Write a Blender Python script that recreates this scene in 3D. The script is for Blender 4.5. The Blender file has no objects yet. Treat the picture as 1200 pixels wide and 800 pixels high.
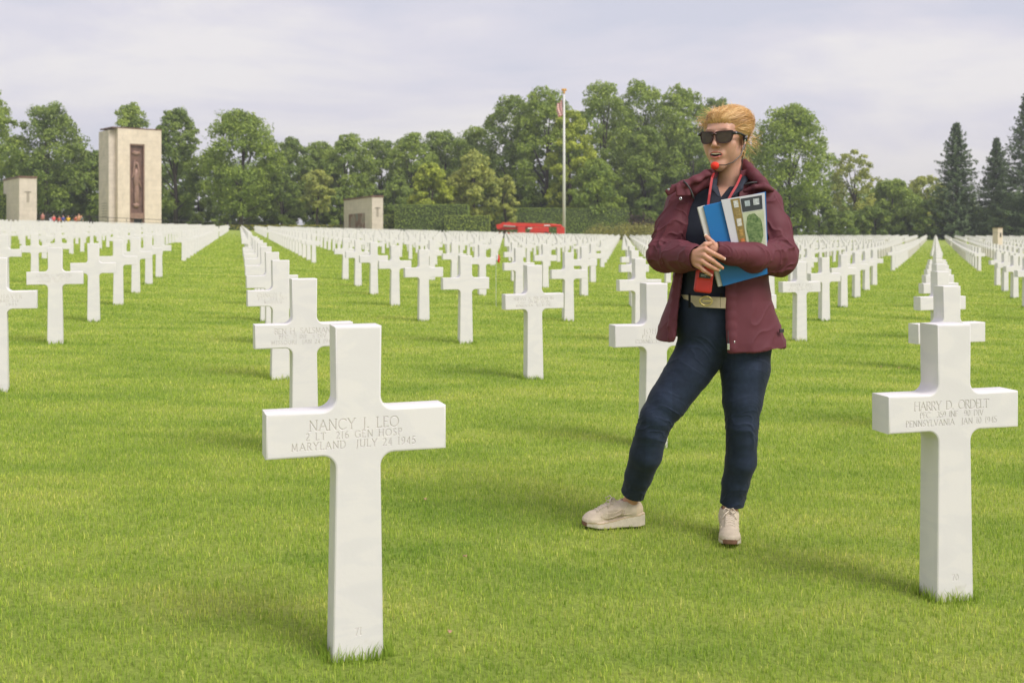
import bpy, bmesh, math, random
import numpy as np
from mathutils import Vector, Matrix
from mathutils.geometry import tessellate_polygon
R = math.radians
SC = bpy.context.scene
COL = SC.collection

# ------------------------------------------------------------------ camera
F = 1250.0            # focal length in pixels of a 1200 px wide picture
CAMZ = 1.196
cam = bpy.data.cameras.new('camera'); camo = bpy.data.objects.new('camera', cam); COL.objects.link(camo)
camo.location = (0, 0, CAMZ); camo.rotation_euler = (R(90), 0, 0)
cam.sensor_width = 36; cam.lens = 36*F/1200; cam.shift_y = -130/1200
cam.clip_start = 0.1; cam.clip_end = 6000
cam.dof.use_dof = True; cam.dof.focus_distance = 4.2; cam.dof.aperture_fstop = 5.6
SC.camera = camo

# ------------------------------------------------------------------ world, sun, exposure
SUN_EL, SUN_AZ = 48.0, 128.0      # azimuth clockwise from +Y (view direction): right and a little behind the camera
CLOUD = 6.8
w = bpy.data.worlds.new('World'); SC.world = w; w.use_nodes = True
nt = w.node_tree; nt.nodes.clear()
def N(t, kind, **kw):
    n = t.nodes.new(kind)
    for k, v in kw.items(): setattr(n, k, v)
    return n
out = N(nt, 'ShaderNodeOutputWorld'); bg = N(nt, 'ShaderNodeBackground'); bg.inputs[1].default_value = 0.10
sky = N(nt, 'ShaderNodeTexSky', sky_type='NISHITA'); sky.sun_disc = False
sky.sun_elevation = R(SUN_EL); sky.sun_rotation = R(SUN_AZ); sky.air_density = 1.0; sky.dust_density = 2.0
tc = N(nt, 'ShaderNodeTexCoord'); mp = N(nt, 'ShaderNodeMapping'); mp.inputs['Scale'].default_value = (1.0, 1.0, 4.2)
mp.inputs['Rotation'].default_value = (0, R(8), 0)
nz = N(nt, 'ShaderNodeTexNoise'); nz.inputs['Scale'].default_value = 3.6; nz.inputs['Detail'].default_value = 7; nz.inputs['Roughness'].default_value = .55
nz.inputs['Distortion'].default_value = .3
cr = N(nt, 'ShaderNodeValToRGB'); e = cr.color_ramp.elements
e[0].position = .36; e[0].color = (.60, .605, .70, 1); e[1].position = .62; e[1].color = (.80, .765, .765, 1)
m2 = e = cr.color_ramp.elements.new(.5); m2.color = (.695, .67, .735, 1)
sc_ = N(nt, 'ShaderNodeVectorMath', operation='SCALE'); sc_.inputs['Scale'].default_value = CLOUD
mx = N(nt, 'ShaderNodeMix', data_type='RGBA'); mx.inputs[0].default_value = 0.93
L = nt.links.new
L(tc.outputs['Generated'], mp.inputs[0]); L(mp.outputs[0], nz.inputs['Vector']); L(nz.outputs[0], cr.inputs[0])
L(cr.outputs[0], sc_.inputs[0]); L(sky.outputs[0], mx.inputs[6]); L(sc_.outputs[0], mx.inputs[7]); L(mx.outputs[2], bg.inputs[0]); L(bg.outputs[0], out.inputs[0])

sl = bpy.data.lights.new('sun', 'SUN'); sl.energy = 2.0; sl.angle = R(28); sl.color = (1, .95, .90)
so = bpy.data.objects.new('sun', sl); COL.objects.link(so)
dv = Vector((math.sin(R(SUN_AZ))*math.cos(R(SUN_EL)), math.cos(R(SUN_AZ))*math.cos(R(SUN_EL)), math.sin(R(SUN_EL))))
so.rotation_euler = dv.to_track_quat('Z', 'Y').to_euler()
SC.view_settings.view_transform = 'Standard'; SC.view_settings.look = 'None'
SC.view_settings.exposure = 0.74; SC.view_settings.gamma = 1; SC.view_settings.use_curve_mapping = False

# ------------------------------------------------------------------ helpers
def tag(o, label=None, cat=None, group=None, kind=None):
    if label: o['label'] = label
    if cat: o['category'] = cat
    if group: o['group'] = group
    if kind: o['kind'] = kind
    return o
def link(o, parent=None):
    COL.objects.link(o)
    if parent is not None: o.parent = parent
    return o
def empty(name, loc=(0, 0, 0), rz=0):
    o = bpy.data.objects.new(name, None); o.location = loc; o.rotation_euler = (0, 0, rz); o.empty_display_size = .1
    return link(o)
def mesh_np(name, V, Fq, mat=None, parent=None, smooth=True, attrs=None, T=None):
    """V (n,3), Fq list of (m,k) int arrays (constant k each)"""
    me = bpy.data.meshes.new(name)
    V = np.asarray(V, np.float32)
    if not isinstance(Fq, (list, tuple)): Fq = [Fq]
    Fq = [np.asarray(f, np.int32) for f in Fq if len(f)]
    me.vertices.add(len(V)); me.vertices.foreach_set('co', V.ravel())
    li = np.concatenate([f.ravel() for f in Fq]); tot = np.concatenate([np.full(len(f), f.shape[1], np.int32) for f in Fq])
    st = np.concatenate([[0], np.cumsum(tot)[:-1]]).astype(np.int32)
    me.loops.add(len(li)); me.loops.foreach_set('vertex_index', li)
    me.polygons.add(len(tot)); me.polygons.foreach_set('loop_start', st)
    me.update(calc_edges=True)
    me.polygons.foreach_set('use_smooth', np.full(len(tot), smooth, bool))
    if attrs:
        for k, a in attrs.items():
            a = np.asarray(a, np.float32)
            if a.ndim == 1:
                at = me.attributes.new(k, 'FLOAT', 'POINT'); at.data.foreach_set('value', a)
            else:
                at = me.attributes.new(k, 'FLOAT_COLOR', 'POINT')
                if a.shape[1] == 3: a = np.c_[a, np.ones(len(a), np.float32)]
                at.data.foreach_set('color', a.astype(np.float32).ravel())
    if mat: me.materials.append(mat)
    me.validate()
    o = bpy.data.objects.new(name, me)
    return link(o, parent)
class MB:
    """mesh builder collecting boxes, tubes, lofts"""
    def __init__(s): s.V = []; s.F = []; s.n = 0
    def add(s, V, Fs):
        V = [tuple(v) for v in V]; s.V += V; s.F += [tuple(i+s.n for i in f) for f in Fs]; s.n += len(V); return s
    def box(s, c, d, rz=0, rx=0, ry=0):
        M = Matrix.Rotation(rz, 3, 'Z') @ Matrix.Rotation(ry, 3, 'Y') @ Matrix.Rotation(rx, 3, 'X')
        V = [Vector(c) + M @ Vector((x*d[0]/2, y*d[1]/2, z*d[2]/2)) for x in (-1, 1) for y in (-1, 1) for z in (-1, 1)]
        return s.add(V, [(0, 1, 3, 2), (4, 6, 7, 5), (0, 4, 5, 1), (2, 3, 7, 6), (0, 2, 6, 4), (1, 5, 7, 3)])
    def tube(s, pts, rad, n=8, cap=True):
        pts = [Vector(p) for p in pts]; rad = rad if hasattr(rad, '__len__') else [rad]*len(pts)
        V = []; Fs = []; up = None
        for i, p in enumerate(pts):
            t = (pts[min(i+1, len(pts)-1)]-pts[max(i-1, 0)]).normalized()
            if up is None: up = t.orthogonal().normalized()
            up = (up - t*up.dot(t)).normalized(); b = t.cross(up)
            for k in range(n):
                a = 2*math.pi*k/n; V.append(p + (up*math.cos(a)+b*math.sin(a))*rad[i])
        for i in range(len(pts)-1):
            for k in range(n):
                k2 = (k+1) % n; Fs.append((i*n+k, i*n+k2, (i+1)*n+k2, (i+1)*n+k))
        if cap: Fs.append(tuple(range(n))[::-1]); Fs.append(tuple((len(pts)-1)*n+k for k in range(n)))
        return s.add(V, Fs)
    def build(s, name, mat, parent=None, smooth=False, bevel=0, seg=2):
        me = bpy.data.meshes.new(name); me.from_pydata(s.V, [], s.F)
        bm = bmesh.new(); bm.from_mesh(me); bmesh.ops.recalc_face_normals(bm, faces=bm.faces)
        if bevel: bmesh.ops.bevel(bm, geom=[e for e in bm.edges if e.calc_face_angle(0) > .5], offset=bevel, segments=seg, affect='EDGES', profile=.6)
        bm.to_mesh(me); bm.free()
        if smooth: me.polygons.foreach_set('use_smooth', [True]*len(me.polygons))
        me.materials.append(mat); return link(bpy.data.objects.new(name, me), parent)

def mat(name, col=(.5, .5, .5), rough=.7, var=.12, scale=8., bump=.0, bscale=60., metal=0, spec=.5, attr=None, coord='Object', sheen=0, trans=0, detail=4, col2=None):
    """procedural principled material: colour varied by noise, optional bump, optional colour attribute"""
    m = bpy.data.materials.new(name); m.use_nodes = True; t = m.node_tree; p = t.nodes['Principled BSDF']
    p.inputs['Roughness'].default_value = rough; p.inputs['Metallic'].default_value = metal; p.inputs['Specular IOR Level'].default_value = spec
    if sheen: p.inputs['Sheen Weight'].default_value = sheen
    c = N(t, 'ShaderNodeTexCoord'); n = N(t, 'ShaderNodeTexNoise'); n.inputs['Scale'].default_value = scale; n.inputs['Detail'].default_value = detail
    t.links.new(c.outputs[coord], n.inputs['Vector'])
    mr = N(t, 'ShaderNodeMapRange'); mr.inputs[1].default_value = .25; mr.inputs[2].default_value = .75
    t.links.new(n.outputs[0], mr.inputs[0])
    if col2 is None: 
        mr.inputs[3].default_value = 1-var; mr.inputs[4].default_value = 1+var
        sc = N(t, 'ShaderNodeVectorMath', operation='SCALE'); t.links.new(mr.outputs[0], sc.inputs['Scale'])
        if attr:
            a = N(t, 'ShaderNodeAttribute', attribute_name=attr); t.links.new(a.outputs['Color'], sc.inputs[0])
        else: sc.inputs[0].default_value = col
        res = sc.outputs[0]
    else:
        mm = N(t, 'ShaderNodeMix', data_type='RGBA'); t.links.new(mr.outputs[0], mm.inputs[0]); mm.inputs[6].default_value = (*col, 1); mm.inputs[7].default_value = (*col2, 1)
        res = mm.outputs[2]
    t.links.new(res, p.inputs['Base Color'])
    if bump:
        nb = N(t, 'ShaderNodeTexNoise'); nb.inputs['Scale'].default_value = bscale; nb.inputs['Detail'].default_value = 5
        t.links.new(c.outputs[coord], nb.inputs['Vector'])
        b = N(t, 'ShaderNodeBump'); b.inputs['Strength'].default_value = bump; b.inputs['Distance'].default_value = .01
        t.links.new(nb.outputs[0], b.inputs['Height']); t.links.new(b.outputs[0], p.inputs['Normal'])
    if trans:
        tr = N(t, 'ShaderNodeBsdfTranslucent'); t.links.new(res, tr.inputs['Color'])
        ms = N(t, 'ShaderNodeMixShader'); ms.inputs[0].default_value = trans
        t.links.new(p.outputs[0], ms.inputs[1]); t.links.new(tr.outputs[0], ms.inputs[2]); t.links.new(ms.outputs[0], t.nodes['Material Output'].inputs[0])
    return m

def gz(x, y=0):
    """height of the lawn: falls gently to the right, then levels"""
    x = np.asarray(x, float)
    a = np.clip(x-5, 0, 29.65)
    return -.0255*np.minimum(x, 34.65) + .00043*a*a
def gzf(x, y=0): return float(gz(x, y))
def at(px, D): return ((px-600)*D/F)
def zat(py, D): return CAMZ-(py-270)*D/F
rng = np.random.default_rng(7)
random.seed(7)
# ------------------------------------------------------------------ ground
def grass_material():
    m = bpy.data.materials.new('lawn'); m.use_nodes = True; t = m.node_tree; p = t.nodes['Principled BSDF']
    p.inputs['Roughness'].default_value = .9; p.inputs['Specular IOR Level'].default_value = .15
    res = lawn_colour(t, .9)
    c = N(t, 'ShaderNodeTexCoord'); 
    f = N(t, 'ShaderNodeTexNoise'); f.inputs['Scale'].default_value = 60; f.inputs['Detail'].default_value = 6; f.inputs['Roughness'].default_value = .75
    t.links.new(c.outputs['Object'], f.inputs['Vector'])
    mr = N(t, 'ShaderNodeMapRange'); mr.inputs[1].default_value = .3; mr.inputs[2].default_value = .7; mr.inputs[3].default_value = .62; mr.inputs[4].default_value = 1.3
    t.links.new(f.outputs[0], mr.inputs[0])
    s = N(t, 'ShaderNodeVectorMath', operation='SCALE'); t.links.new(res, s.inputs[0]); t.links.new(mr.outputs[0], s.inputs['Scale'])
    t.links.new(s.outputs[0], p.inputs['Base Color'])
    b = N(t, 'ShaderNodeBump'); b.inputs['Strength'].default_value = .8; b.inputs['Distance'].default_value = .02
    t.links.new(f.outputs[0], b.inputs['Height']); t.links.new(b.outputs[0], p.inputs['Normal'])
    return m
def lawn_colour(t, k):
    """patchy green shared by the turf and its blades"""
    g = N(t, 'ShaderNodeNewGeometry')
    n1 = N(t, 'ShaderNodeTexNoise'); n1.inputs['Scale'].default_value = 1.3; n1.inputs['Detail'].default_value = 5; n1.inputs['Roughness'].default_value = .65
    mp = N(t, 'ShaderNodeMapping'); mp.inputs['Scale'].default_value = (.55, 1.3, 1); mp.inputs['Rotation'].default_value = (0, 0, R(-14))
    t.links.new(g.outputs['Position'], mp.inputs[0]); t.links.new(mp.outputs[0], n1.inputs['Vector'])
    cr = N(t, 'ShaderNodeValToRGB'); e = cr.color_ramp.elements
    e[0].position = .30; e[0].color = (.215*k, .315*k, .05*k, 1); e[1].position = .70; e[1].color = (.44*k, .48*k, .115*k, 1)
    x = e.new(.5); x.color = (.32*k, .405*k, .075*k, 1)
    t.links.new(n1.outputs[0], cr.inputs[0])
    return cr.outputs[0]
GM = grass_material()
xs = np.concatenate([np.linspace(-900, -120, 8), np.linspace(-100, 100, 101), np.linspace(120, 900, 8)])
ys = np.concatenate([[-60, -20], np.linspace(0, 60, 31), np.linspace(65, 300, 30), [400, 600, 1000]])
X, Y = np.meshgrid(xs, ys); Z = gz(X, Y)
Z = np.where(X < -100, gz(-100), Z)
nx, ny = len(xs), len(ys); I = np.arange(nx*ny).reshape(ny, nx)
lawn = mesh_np('ground', np.c_[X.ravel(), Y.ravel(), Z.ravel()], np.c_[I[:-1, :-1].ravel(), I[:-1, 1:].ravel(), I[1:, 1:].ravel(), I[1:, :-1].ravel()], GM)
tag(lawn, kind='structure')

BM_ = bpy.data.materials.new('grass_blade'); BM_.use_nodes = True
t = BM_.node_tree; p = t.nodes['Principled BSDF']; p.inputs['Roughness'].default_value = .55; p.inputs['Specular IOR Level'].default_value = .3
res = lawn_colour(t, 1.25)
a = N(t, 'ShaderNodeAttribute', attribute_name='tone')
cr = N(t, 'ShaderNodeValToRGB'); e = cr.color_ramp.elements
e[0].position = 0; e[0].color = (.62, .72, .5, 1); e[1].position = 1; e[1].color = (1.9, 1.5, 2.2, 1)
x = e.new(.55); x.color = (1, 1.05, .9, 1); x = e.new(.9); x.color = (1.35, 1.3, 1.1, 1)
mu = N(t, 'ShaderNodeMix', data_type='RGBA', blend_type='MULTIPLY'); mu.inputs[0].default_value = 1
t.links.new(a.outputs['Fac'], cr.inputs[0]); t.links.new(res, mu.inputs[6]); t.links.new(cr.outputs[0], mu.inputs[7]); t.links.new(mu.outputs[2], p.inputs['Base Color'])
tr = N(t, 'ShaderNodeBsdfTranslucent'); t.links.new(mu.outputs[2], tr.inputs['Color']); ms = N(t, 'ShaderNodeMixShader'); ms.inputs[0].default_value = .45
t.links.new(p.outputs[0], ms.inputs[1]); t.links.new(tr.outputs[0], ms.inputs[2]); t.links.new(ms.outputs[0], t.nodes['Material Output'].inputs[0])

def blades(x, y, h, wd, seed=1, lean=.5):
    r = np.random.default_rng(seed); n = len(x); z = gz(x)
    az = r.uniform(0, 2*np.pi, n); la = r.uniform(0, 2*np.pi, n); ln = r.uniform(.05, lean, n)*h
    cx, cy = np.cos(az)*wd/2, np.sin(az)*wd/2; lx, ly = np.cos(la)*ln, np.sin(la)*ln
    zb = z-.004
    V = np.stack([np.c_[x-cx, y-cy, zb], np.c_[x+cx, y+cy, zb],
                  np.c_[x+lx*.35+cx*.75, y+ly*.35+cy*.75, z+h*.6], np.c_[x+lx*.35-cx*.75, y+ly*.35-cy*.75, z+h*.6],
                  np.c_[x+lx, y+ly, z+h]], 1).reshape(-1, 3)
    b = np.arange(n)*5
    tone = np.repeat(r.uniform(0, 1, n), 5)
    return V, np.c_[b, b+1, b+2, b+3], np.c_[b+3, b+2, b+4], tone
def lawn_blades():
    PX, PY, H, W = [], [], [], []
    r = np.random.default_rng(3)
    edges = np.geomspace(2.35, 120, 80)
    for d0, d1 in zip(edges[:-1], edges[1:]):
        D = (d0+d1)/2; dens = 8500*min(1, (5/D))**2*min(1, max(.12, (120-D)/60))
        xm = .52*D+.3; n = int(dens*2*xm*(d1-d0))
        PX.append(r.uniform(-xm, xm, n)); PY.append(r.uniform(d0, d1, n))
        s = max(1, D/5)
        H.append(r.normal(.016, .005, n).clip(.005, .034)*(1+.12*(s-1))); W.append(r.uniform(.0022, .0042, n)*s)
    return [np.concatenate(a) for a in (PX, PY, H, W)]
if 1:
    V, Q, T3, tone = blades(*lawn_blades())
    g = mesh_np('grass', V, [Q, T3], BM_, attrs={'tone': tone}, smooth=False)
    tag(g, 'short mown green grass covering the lawn between the crosses', 'grass', kind='stuff')

# ------------------------------------------------------------------ marble crosses
HH = .92
MARB = bpy.data.materials.new('marble'); MARB.use_nodes = True; t = MARB.node_tree; p = t.nodes['Principled BSDF']
p.inputs['Roughness'].default_value = .48; p.inputs['Specular IOR Level'].default_value = .35
p.inputs['Subsurface Weight'].default_value = 0
c = N(t, 'ShaderNodeTexCoord'); oi = N(t, 'ShaderNodeObjectInfo')
ad = N(t, 'ShaderNodeVectorMath', operation='ADD'); sc2 = N(t, 'ShaderNodeVectorMath', operation='SCALE'); sc2.inputs['Scale'].default_value = 37
cmb = N(t, 'ShaderNodeCombineXYZ')
for k in range(3): t.links.new(oi.outputs['Random'], cmb.inputs[k])
t.links.new(cmb.outputs[0], sc2.inputs[0]); t.links.new(c.outputs['Object'], ad.inputs[0]); t.links.new(sc2.outputs[0], ad.inputs[1])
v = N(t, 'ShaderNodeTexNoise'); v.inputs['Scale'].default_value = 3.2; v.inputs['Detail'].default_value = 7; v.inputs['Distortion'].default_value = 1.6
mp = N(t, 'ShaderNodeMapping'); mp.inputs['Rotation'].default_value = (.3, .7, .2); mp.inputs['Scale'].default_value = (1, 1, 2.6)
t.links.new(ad.outputs[0], mp.inputs[0]); t.links.new(mp.outputs[0], v.inputs['Vector'])
cr = N(t, 'ShaderNodeValToRGB'); e = cr.color_ramp.elements
e[0].position = .36; e[0].color = (.69, .665, .675, 1); e[1].position = .62; e[1].color = (.73, .70, .70, 1)
x = e.new(.485); x.color = (.705, .68, .688, 1); x = e.new(.52); x.color = (.727, .698, .698, 1)
t.links.new(v.outputs[0], cr.inputs[0])
at_ = N(t, 'ShaderNodeAttribute', attribute_name='groove')
mg = N(t, 'ShaderNodeMix', data_type='RGBA'); mg.inputs[7].default_value = (.47, .41, .33, 1)
t.links.new(at_.outputs['Fac'], mg.inputs[0]); t.links.new(cr.outputs[0], mg.inputs[6])
# green-brown splash stain towards the foot (soil and mower spatter), irregular
sp = N(t, 'ShaderNodeSeparateXYZ'); t.links.new(c.outputs['Object'], sp.inputs[0])
n3 = N(t, 'ShaderNodeTexNoise'); n3.inputs['Scale'].default_value = 22; n3.inputs['Detail'].default_value = 5; t.links.new(ad.outputs[0], n3.inputs['Vector'])
mth = N(t, 'ShaderNodeMath', operation='MULTIPLY_ADD'); mth.inputs[1].default_value = .16; mth.inputs[2].default_value = -.045
t.links.new(n3.outputs[0], mth.inputs[0])
sb = N(t, 'ShaderNodeMath', operation='SUBTRACT'); t.links.new(mth.outputs[0], sb.inputs[0]); t.links.new(sp.outputs[2], sb.inputs[1])
mr = N(t, 'ShaderNodeMapRange'); mr.inputs[1].default_value = 0; mr.inputs[2].default_value = .04; mr.inputs[4].default_value = .45; t.links.new(sb.outputs[0], mr.inputs[0])
ms_ = N(t, 'ShaderNodeMix', data_type='RGBA'); ms_.inputs[7].default_value = (.42, .38, .26, 1)
t.links.new(mr.outputs[0], ms_.inputs[0]); t.links.new(mg.outputs[2], ms_.inputs[6]); t.links.new(ms_.outputs[2], p.inputs['Base Color'])
nb = N(t, 'ShaderNodeTexNoise'); nb.inputs['Scale'].default_value = 90; nb.inputs['Detail'].default_value = 6; t.links.new(ad.outputs[0], nb.inputs['Vector'])
bp = N(t, 'ShaderNodeBump'); bp.inputs['Strength'].default_value = .12; bp.inputs['Distance'].default_value = .002; t.links.new(nb.outputs[0], bp.inputs['Height']); t.links.new(bp.outputs[0], p.inputs['Normal'])

def arc(cx, cy, rx, ry, a0, a1, n=9): return [(cx+rx*math.cos(R(a0+(a1-a0)*i/n)), cy+ry*math.sin(R(a0+(a1-a0)*i/n))) for i in range(n+1)]
GL = {
 'A': (.80, [[(.03, 0), (.40, 1), (.77, 0)], [(.18, .36), (.63, .36)]]),
 'B': (.58, [[(.08, 0), (.08, 1)], [(.08, 1), *arc(.25, .77, .25, .23, 90, -90), (.08, .54)], [(.08, .54), *arc(.28, .27, .27, .27, 90, -90), (.08, 0)]]),
 'C': (.80, [arc(.47, .5, .42, .5, 45, 315, 16)]),
 'D': (.78, [[(.08, 0), (.08, 1)], [(.08, 1), *arc(.27, .5, .45, .5, 90, -90, 14), (.08, 0)]]),
 'E': (.52, [[(.08, 0), (.08, 1)], [(.08, 1), (.46, 1), (.46, .92)], [(.08, .52), (.38, .52)], [(.08, 0), (.48, 0), (.48, .08)]]),
 'F': (.48, [[(.08, 0), (.08, 1)], [(.08, 1), (.45, 1), (.45, .92)], [(.08, .52), (.37, .52)]]),
 'G': (.82, [arc(.47, .5, .42, .5, 45, 325, 16), [(.80, .42), (.80, .1)], [(.66, .42), (.86, .42)]]),
 'H': (.76, [[(.08, 0), (.08, 1)], [(.68, 0), (.68, 1)], [(.08, .52), (.68, .52)]]),
 'I': (.20, [[(.10, 0), (.10, 1)]]),
 'J': (.28, [[(.18, 1), (.18, .05), (.10, -.15), (.02, -.18)]]),
 'K': (.64, [[(.08, 0), (.08, 1)], [(.58, 1), (.08, .48)], [(.22, .62), (.62, 0)]]),
 'L': (.50, [[(.08, 0), (.08, 1)], [(.08, 0), (.47, 0), (.47, .09)]]),
 'M': (.90, [[(.10, 0), (.15, 1), (.45, .1), (.75, 1), (.80, 0)]]),
 'N': (.78, [[(.08, 0), (.08, 1), (.70, 0), (.70, 1)]]),
 'O': (.90, [arc(.45, .5, .42, .5, 0, 360, 22)]),
 'P': (.54, [[(.08, 0), (.08, 1)], [(.08, 1), *arc(.24, .74, .26, .26, 90, -90), (.08, .48)]]),
 'R': (.62, [[(.08, 0), (.08, 1)], [(.08, 1), *arc(.24, .75, .25, .25, 90, -90), (.08, .5)], [(.28, .5), (.60, 0)]]),
 'S': (.50, [[*arc(.25, .76, .19, .24, 30, 250, 9), *arc(.25, .25, .21, .25, 80, -150, 9)]]),
 'T': (.68, [[(.34, 0), (.34, 1)], [(.02, .90), (.02, 1), (.66, 1), (.66, .90)]]),
 'U': (.74, [[(.08, 1), (.08, .3), *arc(.37, .3, .29, .3, 180, 360, 8), (.66, 1)]]),
 'V': (.74, [[(.03, 1), (.37, 0), (.71, 1)]]),
 'W': (1.0, [[(.03, 1), (.28, 0), (.50, .9), (.72, 0), (.97, 1)]]),
 'X': (.70, [[(.05, 0), (.65, 1)], [(.05, 1), (.65, 0)]]),
 'Y': (.70, [[(.03, 1), (.35, .48), (.67, 1)], [(.35, .48), (.35, 0)]]),
 '0': (.56, [arc(.28, .5, .24, .5, 0, 360, 16)]),
 '1': (.26, [[(.12, 0), (.12, 1)]]),
 '2': (.52, [[*arc(.25, .73, .2, .27, 160, -30, 8), (.04, 0), (.48, 0), (.48, .08)]]),
 '3': (.50, [[*arc(.23, .77, .19, .23, 150, -80, 8), *arc(.22, .28, .24, .28, 80, -150, 8)]]),
 '4': (.56, [[(.50, .28), (.03, .28), (.40, 1), (.40, 0)]]),
 '5': (.50, [[(.42, 1), (.12, 1), (.08, .55), *arc(.22, .30, .23, .30, 110, -150, 8)]]),
 '6': (.54, [[(.44, .97), *arc(.40, .45, .35, .5, 115, 180, 5), *arc(.27, .28, .22, .28, 180, 540, 12)]]),
 '7': (.52, [[(.04, .92), (.04, 1), (.48, 1), (.16, 0)]]),
 '8': (.50, [arc(.25, .77, .18, .23, 0, 360, 12), arc(.25, .27, .22, .27, 0, 360, 12)]),
 '9': (.54, [[*arc(.27, .72, .22, .28, 0, 360, 12), *arc(.14, .55, .35, .5, 0, -65, 5), (.10, .03)]]),
 '.': (.20, [[(.05, .05), (.13, .05)], [(.09, .01), (.09, .09)]]),
}
def text_segs(s, size, space=.17):
    """polylines of a carved line, centred on x=0; returns segments (x0,z0,x1,z1) and width"""
    x = 0; seg = []
    for ch in s:
        if ch == ' ': x += .62; continue
        wd, pl = GL[ch]
        for P in pl:
            for (a, b), (c_, d) in zip(P[:-1], P[1:]): seg.append((x+a, b, x+c_, d))
            for (a, b), (c_, d) in ((P[0], P[1]), (P[-1], P[-2])):
                if b in (0, 1) and abs(d-b) > .3 and ch not in 'O0':
                    seg.append((x+a-.075, b, x+a+.075, b))
        x += wd+space
    x -= space
    return [((a-x/2)*size, b*size, (c_-x/2)*size, d*size) for a, b, c_, d in seg], x*size
def fitted(s, size, width):
    """size = cap height, letter spacing chosen so that the line is `width` wide"""
    _, w0 = text_segs(s, size, 0.0); _, w1 = text_segs(s, size, 1.0)
    sp = (width-w0)/(w1-w0) if width else .17
    return text_segs(s, size, min(max(sp, .03), .6))[0]

S_ARM = .2725; S_TOP = .071; S_NECK = .068; S_BASE = .079; TH = .106
def cross_outline(seg=6, fr=.040):
    """half profile in the x-z plane, units of the cross height; returns the closed outline"""
    zb, zt = .617, .75
    def sw(z): return S_BASE + (S_NECK-S_BASE)*min(1, max(0, z)/.6) if z < zt else S_NECK+(S_TOP-S_NECK)*(z-zt)/(1-zt)
    right = [(sw(-.04), -.10)]
    nB = sw(zb-fr)
    right += [(nB + fr*(1-math.cos(R(a)))*1.0, zb-fr+fr*math.sin(R(a))) for a in np.linspace(0, 90, seg)]
    right += [(S_ARM, zb), (S_ARM, zt)]
    nT = sw(zt+fr)
    right += [(nT + fr*(1-math.sin(R(a))), zt+fr-fr*math.cos(R(a))) for a in np.linspace(0, 90, seg)]
    right += [(S_TOP, 1.0)]
    return right + [(-x, z) for x, z in right[::-1]]
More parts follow.
